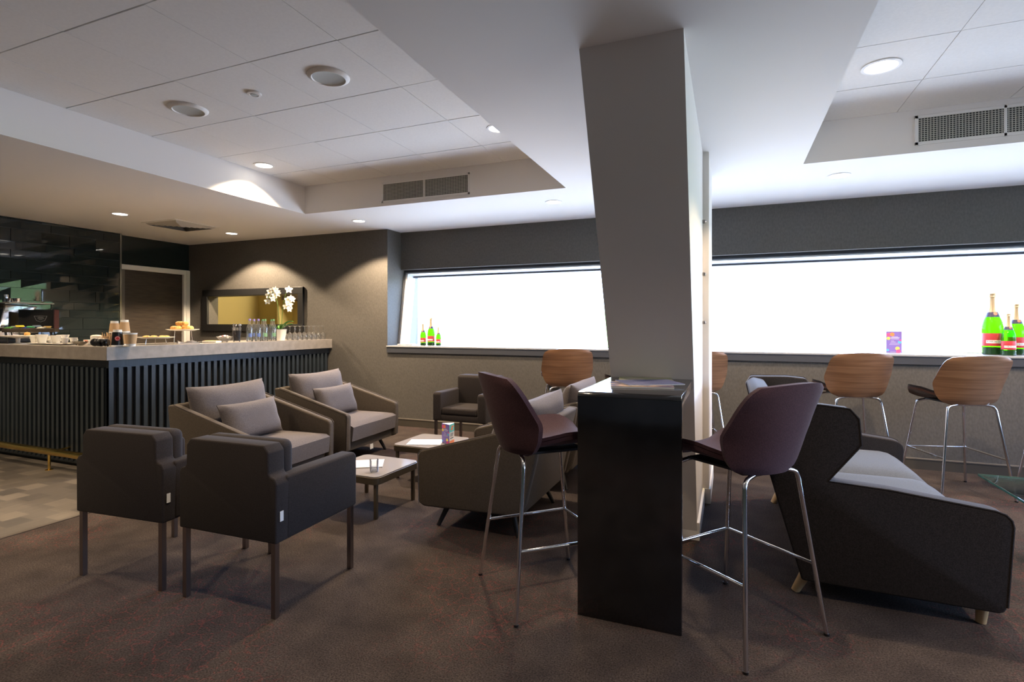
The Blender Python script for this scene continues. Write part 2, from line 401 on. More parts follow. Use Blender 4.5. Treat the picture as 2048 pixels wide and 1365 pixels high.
# tiled left wall
def tilewall():
    b = B(); X = -7.74; b.box(XL-.02, X-.012, -3, 4.76, 0, ZC, WGROUT)
    b.box(XL-.02, X+.004, 4.76, 4.782, 0, ZC, plain('tile_edge', (.22, .23, .22), .2, .6))
    rnd = random.Random(11); z = .9; row = 0
    while z < ZC:
        h = .098 if row % 3 else .15
        y = 4.758-(0 if row % 2 else .15)-.02*(row % 3)
        first = True
        yy = 4.758
        while yy > 0.6:
            w = .30 if not first else (.15+.05*(row % 3) if row % 2 else .30)
            first = False
            y1 = yy; y0 = yy-w; yy = y0
            z1 = min(z+h, ZC)
            a = [rnd.uniform(-.0035, .0035) for _ in range(4)]
            g = .0022
            o = rnd.choice([0, 0, .004, .007])
            P = [(X-.004+o+a[0], y0+g, z+g), (X-.004+o+a[1], y1-g, z+g), (X-.004+o+a[2], y1-g, z1-g), (X-.004+o+a[3]+.0, y0+g, z1-g)]
            bm2 = bmesh.new(); f = [bm2.verts.new(p) for p in P]; k = [bm2.verts.new((X-.016, p[1], p[2])) for p in P]
            bm2.faces.new(f)
            for i in range(4): bm2.faces.new([f[i], k[i], k[(i+1) % 4], f[(i+1) % 4]])
            bmesh.ops.recalc_face_normals(bm2, faces=bm2.faces[:])
            # make sure front normal faces +x
            b.merge(bm2, WTILE)
        z += h; row += 1
    return b
struct(tilewall(), 'wall_left', 'wall of dark glossy glass tiles behind the bar')
# door in left wall
dt = thing('door_1', 'dark brown veneer door in a pale frame', 'door', (XL, 5.3, 0)); dt['kind'] = 'structure'
b = B(); b.box(XL-.06, XL-.02, 4.7, 5.78, 0, 2.1, DARKW); o = b.obj('door_panel', dt, False); o.matrix_parent_inverse = dt.matrix_world.inverted(); o.location = (-XL, -5.3, 0)
o.matrix_parent_inverse = Matrix()
b = B(); b.box(XL-.02, XL+.025, 4.72, YB-.002, 2.085, 2.155, WHITE, .006); b.box(XL-.02, XL+.025, 5.76, YB-.012, 0, 2.086, WHITE, .006); b.box(XL-.02, XL+.035, 5.80, YB-.004, 0, 2.15, WHITE, .004)
o = b.obj('door_frame', dt, False); o.location = (-XL, -5.3, 0)
# baseboards
for i, (x0, x1) in enumerate([(-5.0, XR)]):
    b = B(); b.box(x0, x1, YB-.016, YB, 0, .092, BASEB); b.box(x0, x1, YB-.02, YB, .088, .1, plain('baseboard_top', (.16, .14, .12), .35), .002)
    struct(b, 'baseboard_back', 'dark baseboard along the window wall')
# sill
b = B(); b.box(PX, XR, YB-.03, 6.42, 1.016, 1.035, SILLM, .003); b.box(PX, XR, YB-.022, YB+.02, .945, 1.016, TRIM); struct(b, 'trim_2', 'grey window sill shelf running under both windows')
# hatch
hf = thing('serving_hatch', 'black framed serving hatch into a yellow lit room', 'hatch', ((HX0+HX1)/2, YB, 1.21)); hf['kind'] = 'structure'; hf.name = 'window_3'
b = B(); cx = (HX0+HX1)/2
b.box(-7.525-cx, -5.532-cx, -.035, 0, HZ1-1.21, 1.84-1.21, BLACK, .004); b.box(-7.525-cx, -5.532-cx, -.035, 0, 0, HZ0-1.21, BLACK, .004)
b.box(-7.525-cx, HX0-cx, -.034, 0, 0, 1.84-1.21, BLACK, .004); b.box(HX1-cx, -5.532-cx, -.034, 0, 0, 1.84-1.21, BLACK, .004)
b.obj('window_frame', hf, False)
b = B(); y1 = YB+1.3
b.box(HX0-.4, HX1+.55, y1, y1+.02, .8, 2.3, OCHRE); b.box(HX0-.42, HX0-.4, YB+.17, y1, .8, 2.3, OCHRE); b.box(HX1+.55, HX1+.57, YB+.17, y1, .8, 2.3, OCHRE)
b.box(HX0-.42, HX1+.57, YB+.17, y1, 2.3, 2.32, OCHRE); b.box(HX0-.42, HX1+.57, YB+.17, y1, .78, .8, OCHRE)
b.box(HX0+.35, HX0+.39, y1-.3, y1, .8, 2.3, OCHRE)
b.box(HX0+.5, HX1+.55, y1-.35, y1, 1.72, 1.95, DARKW)
struct(b, 'wall_kitchen', 'yellow painted room seen through the hatch')

# columns
b = B()
prof = [(2.37, ZC), (3.08, 1.0), (3.42, 0), (4.14, 0), (4.14, ZC)]   # (y, z)
b.prism(prof, -.633, -.178, COLW, 'X')
struct(b, 'wall_column_front', 'white column with a raking front face above the black bar table')
b = B(); b.box(-.648, -.163, 3.40, 4.14, 0, .11, WHITE, .003); struct(b, 'baseboard_column', 'white baseboard around the raking column')
b = B(); b.box(-.60, -.135, 4.141, 4.85, 0, ZC, COLW); struct(b, 'wall_column_rear', 'plain white square column behind the raking one')
b = B(); b.box(-.612, -.123, 4.13, 4.862, 0, .11, WHITE, .003); struct(b, 'baseboard_column', 'white baseboard around the rear column')
for z in (2.05, 1.67, 1.32):
    b = B(); b.box(-.178, -.160, 4.085, 4.120, z-.012, z+.012, STEEL, .003); b.tube([(-.165, 4.10, z), (-.150, 4.10, z)], .007, CHROME)
    tag(b.obj('wall_bracket'), {2.05: 'small metal bracket high on the side of the white column', 1.67: 'small metal bracket halfway up the side of the white column', 1.32: 'lowest small metal bracket on the side of the white column'}[z], 'bracket')

# windows (leaning outward)
def window(n, x0, x1, label):
    w = thing('window_%d' % n, label, 'window', (x0, 6.09, 1.035)); w['kind'] = 'structure'
    H = 1.02; lean = math.atan2(.16, 1.02)
    M = Rx(-lean)
    L = x1-x0
    b = B()
    b.box(0, L, .0, .02, 1.00, 1.035, TRIM, 0, 2, M)
    b.box(.0, .022, .0, .20, 0, 1.02, TRIM, 0, 2, M); b.box(.022, .05, .02, .21, 0, 1.0, WFRAME, 0, 2, M)
    b.box(L-.05, L, 0, .21, 0, 1.02, WFRAME, 0, 2, M)
    b.box(.02, L, .02, .21, .985, 1.01, WFRAME, 0, 2, M); b.box(.02, L, .16, .2, .965, .985, TRIM, 0, 2, M)
    b.box(.02, L, .17, .21, 0, .035, WFRAME, 0, 2, M)
    b.obj('window_frame', w, False)
    b = B(); b.box(.05, L-.05, .185, .189, .03, .985, PANE, 0, 2, M); b.obj('pane', w, False)
    return w
window(1, PX, XR, 'long window leaning outward over a grey sill')

# ------------------------------------------------------------ ceiling fittings
def spot(x, y, z, e, ang=122, blend=.22, c=(1, .76, .50), r=.05):
    l = bpy.data.lights.new('downlight_lamp', 'SPOT'); l.energy = e; l.color = c; l.spot_size = math.radians(ang); l.spot_blend = blend; l.shadow_soft_size = r
    o = bpy.data.objects.new('downlight_lamp', l); C.objects.link(o); o.location = (x, y, z); return o
def downlight(x, y, z, label, R=.088, e=60, **k):
    t = thing('downlight', label, 'ceiling light', (x, y, z), 0, 'recessed downlights')
    b = B(); b.lathe([(R*.80, -.002), (R*.83, -.006), (R, -.004), (R, 0), (R*.8, 0)], WHITE, n=32, cap=False); b.obj('rim', t)
    b = B(); b.lathe([(0, -.0015), (R*.82, -.0015), (R*.82, 0), (0, 0)], LAMP, n=32, cap=False); b.obj('diffuser', t)
    s = spot(0, 0, -.02, e, **k); s.parent = t
    return t
E0 = 115
downlight(-6.376, 3.923, ZC, 'downlight in the soffit over the bar front', e=E0)
downlight(-6.312, 5.33, ZC, 'downlight in the soffit right of the square diffuser, above the hatch', .085, e=260)
downlight(-4.133, 5.27, ZC, 'downlight in the soffit just right of the pier wall end', .085, e=260)
downlight(-1.659, 5.207, ZC, 'downlight by the left window nearest the white column', .085, e=E0)
downlight(.856, 5.19, ZC, 'downlight in the soffit before the right window', .088, e=E0)
downlight(-4.227, 3.938, ZT, 'downlight in the left tray close to its white side', .095, e=E0*1.3)
downlight(-1.70, 3.90, ZT, 'downlight in the left tray half hidden by the central beam', .095, e=E0*1.3)
downlight(.854, 3.841, ZT, 'large round downlight in the right tray', .105, e=E0*1.3)
for x, y in [(-4.1, 1.3), (-1.75, 1.3), (-3.0, -.8), (.95, 1.2), (2.9, 1.2), (2.9, 3.8)]:
    downlight(x, y, ZT, 'downlight further along the tray, beyond the picture edge', .095, e=E0*.75, blend=.8)
for x, y in [(2.6, 4.9), (-6.0, 2.0), (-6.0, .4)]:
    downlight(x, y, ZC, 'downlight in the soffit, beyond the picture edge', .085, e=E0)
for x, y, lb in [(-3.631, 2.704, 'left of the two round ceiling speakers in the left tray'), (-2.339, 2.684, 'right of the two round ceiling speakers, nearer the beam')]:
    t = thing('ceiling_speaker', lb, 'speaker', (x, y, ZT), 0, 'ceiling speakers')
    b = B(); b.lathe([(.098, -.010), (.104, -.018), (.118, -.014), (.128, -.006), (.130, 0)], WHITE, n=40, cap=False); b.obj('rim', t)
    b = B(); b.lathe([(0, -.004), (.06, -.005), (.10, -.012), (.1, 0), (0, 0)], GREYD, n=40, cap=False); b.obj('grille', t)
t = thing('smoke_detector', 'small round white detector between the two ceiling speakers', 'detector', (-2.978, 2.691, ZT))
b = B(); b.lathe([(0, -.008), (.028, -.008), (.03, -.012), (.045, -.010), (.048, 0)], WHITE, n=28, cap=False); b.obj('rim', t)
b = B(); b.lathe([(0, -.014), (.02, -.013), (.024, -.007)], GREYD, n=20, cap=False); b.obj('sensor', t)
# square diffuser
t = thing('air_diffuser', 'square louvred air diffuser in the soffit over the bar', 'vent', (-6.37, 4.65, ZC))
b = B(); S = .30
LV = plain('diffuser_metal', (.50, .47, .43), .5)
def ring(b, s0, s1, z0, z1, m):
    bm2 = bmesh.new(); a = [bm2.verts.new((sx*s0, sy*s0, z0)) for sx, sy in ((-1, -1), (1, -1), (1, 1), (-1, 1))]; c = [bm2.verts.new((sx*s1, sy*s1, z1)) for sx, sy in ((-1, -1), (1, -1), (1, 1), (-1, 1))]
    for i in range(4): bm2.faces.new([a[i], a[(i+1) % 4], c[(i+1) % 4], c[i]])
    b.merge(bm2, m)
ring(b, S, S*.9, -.004, -.006, WHITE); ring(b, S, S, -.0, -.004, WHITE)
b.obj('frame', t, False)
b = B(); b.box(-S*.9, S*.9, -S*.9, S*.9, -.002, -.001, BLACK)
for k in range(6):
    s = S*(.9-.145*k); ring(b, s, s-.032, -.006, -.028, LV)
b.obj('louvres', t, False)
# wall grilles in tray faces
def grille(xc, zc, w, h, label):
    t = thing('air_grille', label, 'vent', (xc, TY, zc), 0, 'air grilles')
    b = B(); fw = .022
    b.box(-w/2, w/2, -.008, 0, h/2-fw, h/2, WHITE, .002); b.box(-w/2, w/2, -.008, 0, -h/2, -h/2+fw, WHITE, .002)
    b.box(-w/2, -w/2+fw, -.008, 0, -h/2, h/2, WHITE, .002); b.box(w/2-fw, w/2, -.008, 0, -h/2, h/2, WHITE, .002); b.box(-.009, .009, -.008, 0, -h/2, h/2, WHITE, .002)
    b.obj('frame', t, False)
    b = B(); b.box(-w/2+.01, w/2-.01, -.002, -.0005, -h/2+.01, h/2-.01, BLACK)
    GM = plain('grille_bars', (.52, .51, .44), .5)
    n = int(w/.019)
    for i in range(n+1):
        x = -w/2+fw+(w-2*fw)*i/n; b.box(x-.0022, x+.0022, -.006, -.002, -h/2+.01, h/2-.01, GM)
    n = int(h/.0175)
    for i in range(n+1):
        z = -h/2+fw+(h-2*fw)*i/n; b.box(-w/2+.01, w/2-.01, -.0075, -.004, z-.0022, z+.0022, GM)
    b.obj('bars', t, False)
grille(-2.885, 2.70, 1.04, .215, 'white air grille on the left tray face, above the window soffit')
grille(1.775, 2.72, 1.04, .215, 'white air grille at right, cut by the picture edge')

# ------------------------------------------------------------ bar
BX, BY, BZ = -5.04, 2.99, 1.11
bar = thing('bar_counter', 'L-shaped bar with black vertical slats and grey worktop', 'bar', (BX, BY, 0))
b = B()
# worktop: front run (to the left) and right run (to the back wall)
L = [(-2.62, 0), (0, 0), (0, YB-BY-.005), (-.68, YB-BY-.005), (-.68, .68), (-2.62, .68)]
b.prism(L, BZ-.12, BZ, BARTOP, 'Z', .002, 1); b.obj('worktop', bar, False)
b = B(); L2 = [(-2.60, .075), (-.075, .075), (-.075, YB-BY-.006), (-.62, YB-BY-.006), (-.62, .62), (-2.60, .62)]
b.prism(L2, .0, BZ-.12, SLATBACK, 'Z')
b.box(-2.60, -.065, .065, .08, BZ-.19, BZ-.12, SLAT); b.box(-.08, -.055, .065, YB-BY-.006, BZ-.19, BZ-.12, SLAT)
b.obj('body', bar, False)
b = B(); x = -2.58; pit = .0735
while x < -.06:
    b.box(x, x+pit*.5, .045, .08, .045, BZ-.19, SLAT); x += pit
b.box(-2.6, -.07, .05, .08, .03, .05, SLAT)
b.obj('slat_panel', bar, False)
b = B(); y = .035
b.box(-.085, -.045, .045, .085, .03, BZ-.12, SLAT)
y = .13
while y < YB-BY-.05:
    b.box(-.08, -.045, y, y+pit*.5, .045, BZ-.19, SLAT); y += pit
b.box(-.08, -.055, .05, YB-BY-.006, .03, .05, SLAT)
b.obj('slat_panel', bar, False)
# foot rail
fr = B(); rp = [(-2.6, -.13, .17), (.03, -.13, .17)]
fr.tube([(-2.6, -.11, .165), (-.02, -.11, .165)], .031, BRASS, 14); fro = fr.obj('foot_rail', bar)
for x in (-.62, -1.75):
    b = B(); b.tube([(x, -.11, .145), (x, -.11, .0)], .011, BRASS, 10); b.lathe([(0, 0), (.03, 0), (.03, .004), (.012, .01), (0, .01)], BRASS, x, -.11, 0); b.tube([(x-.02, -.11, .165), (x+.02, -.11, .165)], .029, BRASS, 14)
    b.tube([(x, -.11, .165), (x, .06, .165)], .009, BRASS, 8)
    b.obj('bracket', fro)
fr = None

# ------------------------------------------------------------ square armchairs
def armchair(label, loc, rz, group='square armchairs'):
    # faces +Y, footprint .59 x .57, origin at centre
    t = thing('armchair', label, 'armchair', loc, rz, group)
    b = B(); b.prism([(-.296, .335), (-.298, .60), (-.285, .622), (-.262, .628), (-.252, .64), (-.250, .735), (-.225, .764), (.225, .764), (.250, .735), (.252, .64), (.262, .628), (.285, .622), (.298, .60), (.296, .335)], -.282, -.185, FAB_ARM, 'Y', .022, 4); b.obj('backrest', t)
    b = B(); b.box(-.240, .240, -.20, -.105, .43, .768, FAB_ARM, .036, 4); b.obj('back_cushion', t)
    for s in (-1, 1):
        b = B(); x0, x1 = sorted((s*.208, s*.2985)); b.prism([(-.22, .335), (.285, .335), (.285, .600), (.268, .622), (-.22, .622)], x0, x1, FAB_ARM, 'X', .020, 4); b.obj('arm', t)
    b = B(); b.box(-.215, .215, -.2, .275, .335, .40, FAB_ARM, .012, 3); b.obj('seat_base', t)
    b = B(); b.box(-.205, .205, -.12, .28, .395, .47, FAB_ARM, .025, 4); b.obj('seat_cushion', t)
    for sx in (-1, 1):
        for sy in (-1, 1):
            b = B(); b.box(sx*.272-.0125, sx*.272+.0125, sy*.262-.0125, sy*.262+.0125, 0, .34, STEEL, .001, 1); b.obj('leg', t, False)
    b = B(); b.box(.2985, .3005, -.262, -.242, .43, .475, PAPERW); b.obj('fabric_tag', t, False)['label'] = 'small white fabric tag'
    return t
a0 = armchair('square grey armchair seen from behind, leftmost of all, beside the bar end', (-2.865, 2.02, 0), math.radians(4.5))
dup(a0, (-2.145, 2.055, 0), math.radians(1.5), 'square grey armchair seen from behind, nearest the camera at left centre')
dup(a0, (-2.485, 5.0, 0), PI+math.radians(-1), 'square armchair facing the room under the left window')

# ------------------------------------------------------------ lounge armchairs with sloping arms
def lounge(label, loc, rz):
    t = thing('lounge_chair', label, 'armchair', loc, rz, 'lounge chairs with sloping arms')
    # side profile (y, z), facing +Y
    P = [(.40, .16), (.405, .47), (.385, .495), (-.36, .705), (-.425, .70), (-.40, .50), (-.33, .22), (-.28, .155), (.36, .14)]
    for s in (-1, 1):
        b = B(); x0, x1 = sorted((s*.375, s*.435)); b.prism(P, x0, x1, FAB_LOUNGE, 'X', .016, 3); o = b.obj('arm', t)
        b = B(); xe = s*.434
        b.tube([(xe, .395, .155), (xe, .402, .475), (xe, .384, .497), (xe, -.36, .708)], 0.0032, FAB_CUSH, 6); b.obj('piping', o)
    b = B(); b.prism([(-.31, .16), (-.38, .5), (-.43, .70), (-.36, .71), (-.30, .5), (-.24, .16)], -.385, .385, FAB_LOUNGE, 'X', .018, 3); b.obj('backrest', t)
    b = B(); b.box(-.38, .38, -.28, .36, .14, .24, FAB_LOUNGE, .012, 2); b.obj('seat_base', t)
    b = B()
    def top(u, v):
        x = (u*2-1)*.365; y = -.26+v*.68
        d = .03*(1-(u*2-1)**4)*(1-(2*v-1)**6)
        return Vector((x, y, .385+d-(.02 if v < .05 or v > .97 else 0)))
    def bot(u, v): return Vector(((u*2-1)*.368, -.25+v*.655, .235))
    b.slab(top, bot, 18, 18, FAB_CUSH); b.obj('seat_cushion', t)
    b = B(); b.pillow(.76, .47, .20, FAB_CUSH, T(.0, -.25, .605) @ Rx(math.radians(14)), .075, 24, .014, 3); b.obj('back_cushion', t)
    for sx in (-1, 1):
        for sy, y in ((1, .24), (-1, -.20)):
            b = B(); b.tube([(sx*.30, y, .15), (sx*.35, y+sy*.06, 0)], .02, BLACK, 12, r2=.013); b.obj('leg', t)
    b = B(); b.box(-.02, .03, .37, .372, .09, .14, PAPERW); b.obj('hang_tag', t, False)['label'] = 'small white hang tag under the seat'
    return t
l0 = lounge('taupe lounge chair with grey cushions, near the bar and behind the square armchairs', (-3.50, 3.19, 0), math.radians(-90+4))
dup(l0, (-3.61, 4.31, 0), math.radians(-87), 'taupe lounge chair with grey cushions, beside the pier wall and farthest from the camera')
dup(l0, (-1.45, 3.385, 0), math.radians(90), 'brown lounge chair seen from its side, behind the left purple stool')
dup(l0, (-1.45, 4.42, 0), math.radians(90), 'brown lounge chair mostly hidden behind another, below the left window')
def cushion(label, loc, rz, tilt, w=.58, h=.30, t=.13, seed=1, mat=None):
    b = B(); b.pillow(w, h, t, mat or FAB_CUSH, None, .08, 18, .01, seed); o = b.obj('lumbar_cushion')
    o.location = loc; o.rotation_euler = (tilt, 0, rz); return tag(o, label, 'cushion', 'small cushions on the lounge chairs')
cushion('small grey cushion on the lounge chair nearest the bar corner', (-3.50, 3.14, .56), math.radians(-86), math.radians(18), seed=4)
cushion('small grey cushion on the farther lounge chair by the pier', (-3.60, 4.24, .56), math.radians(-87), math.radians(18), seed=5)
cushion('pale small cushion on the brown lounge chair behind the stool', (-1.42, 3.48, .56), math.radians(90), math.radians(18), seed=6)

# ------------------------------------------------------------ low square tables
def low_table(label, loc, rz=0):
    t = thing('low_table', label, 'coffee table', loc, rz, 'low square tables')
    def rr(h, r, n=5):
        out = []
        for cx, cy, a in ((h-r, h-r, 0), (-h+r, h-r, 90), (-h+r, -h+r, 180), (h-r, -h+r, 270)):
            for k in range(n+1):
                an = math.radians(a+90*k/n); out.append((cx+r*math.cos(an), cy+r*math.sin(an)))
        return out
    b = B(); b.prism(rr(.25, .045), .235, .283, TABRIM, 'Z', .003, 1); b.obj('rim', t)
    b = B(); b.prism(rr(.246, .043), .283, .290, TABTOP, 'Z', .002, 1); b.obj('table_top', t)
    for sx in (-1, 1):
        for sy in (-1, 1):
            b = B(); b.box(sx*.215-.012, sx*.215+.012, sy*.215-.012, sy*.215+.012, 0, .236, TABRIM, .004, 2); b.obj('leg', t)
    return t
T1 = low_table('low square table holding the water glass, beside the front square armchair', (-2.40, 3.195, 0), math.radians(-2))
T2 = dup(T1, (-2.40, 4.06, 0), 0, 'low square table holding the folded colour menu')

# ------------------------------------------------------------ bar table
t = thing('bar_table', 'black lacquered waterfall bar table against the raking column', 'table', (-.405, 2.33, 0))
b = B(); b.prism([(.0, 0), (.0, .985), (.006, .997), (.018, 1.003), (.742, 1.003), (.742, .955), (.05, .955), (.05, 0)], -.225, .222, TBLACK, 'X', .003, 2); b.obj('table_top', t)

# ------------------------------------------------------------ bar stools
def stool(label, loc, heading, kind, group):
    t = thing('bar_stool', label, 'bar stool', loc, heading-PI/2, group)
    shell = WALNUT if kind == 'wood' else FAB_PURP
    pad = LEATHER if kind == 'wood' else FAB_PURP
    if kind == 'purplewood': shell = WALNUT; pad = FAB_PURP
    def sw(v):   # half width of seat along depth
        return .132+.108*math.sin(min(1, v*1.5)*PI/2)-.05*max(0, (v-.72)/.28)**2
    def sz(u, v):
        a = abs(u*2-1)
        bmp = .25+.75*min(1, v/.45) - .25*max(0, (v-.75)/.25)
        z = .748+.018*v+.058*(a**2.4)*bmp-.035*max(0, (v-.82)/.18)**2
        return z
    def top(u, v): return Vector(((u*2-1)*sw(v), -.185+.435*v, sz(u, v)))
    def mid(u, v): return Vector(((u*2-1)*(sw(v)-.004), -.185+.431*v, sz(u, v)-.026*(1-.35*abs(u*2-1)**4)))
    def mid2(u, v): return Vector(((u*2-1)*(sw(v)+.001), -.184+.435*v, sz(u, v)-.026*(1-.35*abs(u*2-1)**4)-.0005))
    def bot(u, v): return Vector(((u*2-1)*(sw(v)-.004), -.180+.425*v, sz(u, v)-.036))
    b = B(); b.slab(top, mid, 16, 14, pad); b.obj('seat_pad', t)
    b = B(); b.slab(mid2, bot, 16, 14, SEATU if kind == 'wood' else shell); b.obj('seat_shell', t)
    KW = [(0, .150), (.06, .190), (.2, .220), (.45, .246), (.85, .232), (.95, .218), (1, .195)]
    KC = [(0, .06), (.2, .105), (.42, .13), (.75, .09), (1, .05)]
    def lerp(K, v):
        for (a, x), (c, y) in zip(K, K[1:]):
            if v <= c:
                q = (v-a)/(c-a); return x+(y-x)*q
        return K[-1][1]
    def sm(K, v):
        return sum(lerp(K, min(1, max(0, v+d))) for d in (-.05, -.025, 0, .025, .05))/5
    def bk(off):
        def f(u, v):
            a = u*2-1
            w = sm(KW, v)*(1-.16*max(0, (.05-v)/.05)**1.5-.10*max(0, (v-.96)/.04)**2)
            x = a*w; y = -.238+sm(KC, v)*abs(a)**2.2-.075*v**1.1+.035*(1-v)**3
            z = .705+.357*v+.014*(1-a*a)*v-.006*(1-v)*a*a
            # outward normal approx
            nx = a*.65; l = math.hypot(nx, 1)
            return Vector((x+nx/l*off*-1*-1, y-off/l*1, z))
        return f
    b = B(); b.slab(bk(.016), bk(.004), 20, 18, shell); b.obj('back_shell', t)
    b = B(); b.slab(bk(.0035), bk(-.018), 20, 18, pad); b.obj('back_pad', t)
    F = .255; R = .0095
    zt = .697
    tops = {(-1, -1): (-.155, -.17), (1, -1): (.155, -.17), (-1, 1): (-.165, .15), (1, 1): (.165, .15)}
    for k, (x, y) in tops.items():
        b = B(); fx, fy = k[0]*F, k[1]*F
        b.tube([(fx, fy, .004), (x+k[0]*.012, y+k[1]*.012, zt-.01), (x-k[0]*.07, y, zt+.004)], R, CHROME, 12, .035); b.lathe([(0, 0), (.011, 0), (.011, .01), (0, .01)], BLACKP, fx, fy, 0, 10); b.obj('leg', t)
    b = B()
    b.tube([(-.12, -.17, zt+.003), (.12, -.17, zt+.003)], R, CHROME, 10); b.tube([(-.12, .15, zt+.003), (.12, .15, zt+.003)], R, CHROME, 10)
    b.tube([(-.10, -.17, zt+.004), (-.10, .15, zt+.006)], .008, BLACK, 8); b.tube([(.10, -.17, zt+.004), (.10, .15, zt+.006)], .008, BLACK, 8)
    b.box(-.13, .13, -.16, .14, zt+.006, zt+.016, BLACK); b.obj('seat_frame', t)
    def at(k, z):
        x, y = tops[k]; q = z/(zt-.01); return Vector((k[0]*F*(1-q)+(x+k[0]*.012)*q, k[1]*F*(1-q)+(y+k[1]*.012)*q, z))
    for p, q in (((-1, 1), (1, 1)), ((-1, -1), (-1, 1)), ((1, -1), (1, 1))):
        b = B(); b.tube([at(p, .30), at(q, .30)], .0075, CHROME, 10); b.obj('foot_rest', t)
    return t
s0 = stool('purple upholstered bar stool left of the black bar table', (-.838, 2.50, 0), math.radians(43), 'purple', 'purple bar stools')
dup(s0, (.020, 2.53, 0), math.radians(141-90), 'purple upholstered bar stool right of the black bar table')
w0 = stool('walnut backed bar stool at the left window, standing clear of the column', (-1.53, 5.2, 0), math.radians(112), 'wood', 'walnut backed bar stools')
WG = None
dup(w0, (-.86, 5.24, 0), math.radians(22+8), 'walnut backed bar stool at the left window, half hidden by the column')
dup(w0, (-.30, 5.24, 0), math.radians(14), 'walnut backed bar stool at the right window, just beside the column')
dup(w0, (.96, 5.38, 0), math.radians(12), 'walnut backed bar stool behind the sofa, nearest the purple leaflet')
dup(w0, (1.64, 5.20, 0), math.radians(16), 'walnut backed bar stool below the large champagne bottle')
w5 = stool('purple seated bar stool at the right edge, mostly cut off', (2.42, 5.25, 0), math.radians(112), 'purplewood', 'purple seated stools at the window')

# ------------------------------------------------------------ sofa
so = thing('sofa', 'dark wing-backed two seat sofa with pale blue grey seat', 'sofa', (.70, 3.65, 0))
SY0, SY1 = 2.86-3.65, 4.47-3.65
P = [(.32, .09), (.175, .60), (.115, .86), (.15, .918), (.395, .925), (.515, .914), (.552, .87), (.562, .75), (.43, .572), (.67, .557), (1.045, .512), (1.08, .500), (1.100, .478), (1.106, .45), (1.085, .11), (1.078, .09), (1.06, .08)]
P = [(x-.70, z) for x, z in P]
for y0, y1 in ((SY0, SY0+.10), (SY1-.10, SY1)):
    b = B(); b.prism(P, y0, y1, FAB_SOFA, 'Y', .018, 3); o = b.obj('side_panel', so)
    ye = y0+.004 if y0 < 0 else y1-.004
    pp = [(x, ye, z) for x, z in P[3:15]]
    b = B(); b.tube(pp, .005, FAB_SOFA, 6); b.obj('piping', o)
b = B(); b.prism([(.33-.7, .09), (.18-.7, .60), (.12-.7, .88), (.16-.7, .915), (.24-.7, .90), (.33-.7, .6), (.47-.7, .40), (.47-.7, .09)], SY0+.09, SY1-.09, FAB_SOFA, 'Y', .02, 3); b.obj('backrest', so)
b = B(); b.box(-.3, .36, SY0+.09, SY1-.09, .09, .26, FAB_SOFA, .015, 2); b.obj('seat_base', so)
for i, (y0, y1) in enumerate(((SY0+.105, -.005), (.005, SY1-.105))):
    b = B()
    def top(u, v, y0=y0, y1=y1):
        x = -.36+u*.76; y = y0+v*(y1-y0)
        e = (1-(2*v-1)**6)
        z = .425+.03*e*(1-(2*u-1)**6)-.10*max(0, (u-.8)/.2)**2
        return Vector((x, y, z))
    def bot(u, v, y0=y0, y1=y1): return Vector((-.34+u*.72, y0+.003+v*(y1-y0-.006), .25))
    b.slab(top, bot, 20, 14, FAB_SOFAS); b.obj('seat_cushion', so)
for i, (y0, y1) in enumerate(((SY0+.105, -.005), (.005, SY1-.105))):
    b = B(); b.box(-.055, .055, y0, y1, -.20, .20, FAB_SOFAS, .045, 4, T(-.305, 0, .64) @ Ry(math.radians(-17))) ; b.obj('back_cushion', so)
for x, y in ((-.37, SY0+.09), (-.37, SY1-.12), (.31, SY0+.08), (.31, SY1-.12)):
    b = B(); d = -.03 if x < 0 else .01
    b.tube([(x+.02, y, .10), (x+d, y-.005, .0)], .026, OAK, 14, r2=.019); b.obj('leg', so)['label'] = 'short pale wooden leg'

# ------------------------------------------------------------ glass coffee table at right
g = thing('glass_table', 'glass coffee table on a carved wooden base, cut by the right edge', 'coffee table', (1.95, 3.55, 0))
b = B(); b.box(-.555, .6, -.62, .50, .39, .402, TGLASS, .002, 1); o = b.obj('glass_top', g)
b = B(); b.box(-.557, -.5545, -.62, .50, .3905, .4015, plain('glass_edge', (.03, .10, .09), .15)); b.box(-.555, .6, .4995, .502, .3905, .4015, plain('glass_edge2', (.10, .25, .22), .15)); b.obj('polished_edge', o)
def tapered(b, p, q, w0, w1, m):
    b.tube([p, q], w0, m, 14, r2=w1)
b = B(); tapered(b, (-.20, .27, .0), (-.20, .34, .385), .046, .026, TEAK); b.lathe([(0, .385), (.026, .385), (.026, .39), (0, .39)], CHROME, -.20, .34); b.obj('post', g)
b = B(); b.prism([(-.24, .02), (-.16, .11), (.45, .04), (.5, .0), (-.1, .0)], .16, .22, TEAK, 'Y', .01, 2); b.obj('floor_rail', g)
b = B(); tapered(b, (.42, -.3, 0), (.34, -.3, .385), .046, .026, TEAK); b.obj('post', g)
b = B(); b.tube([(.42, -.3, .04), (-.18, .26, .04)], .03, TEAK, 12); b.obj('cross_rail', g)

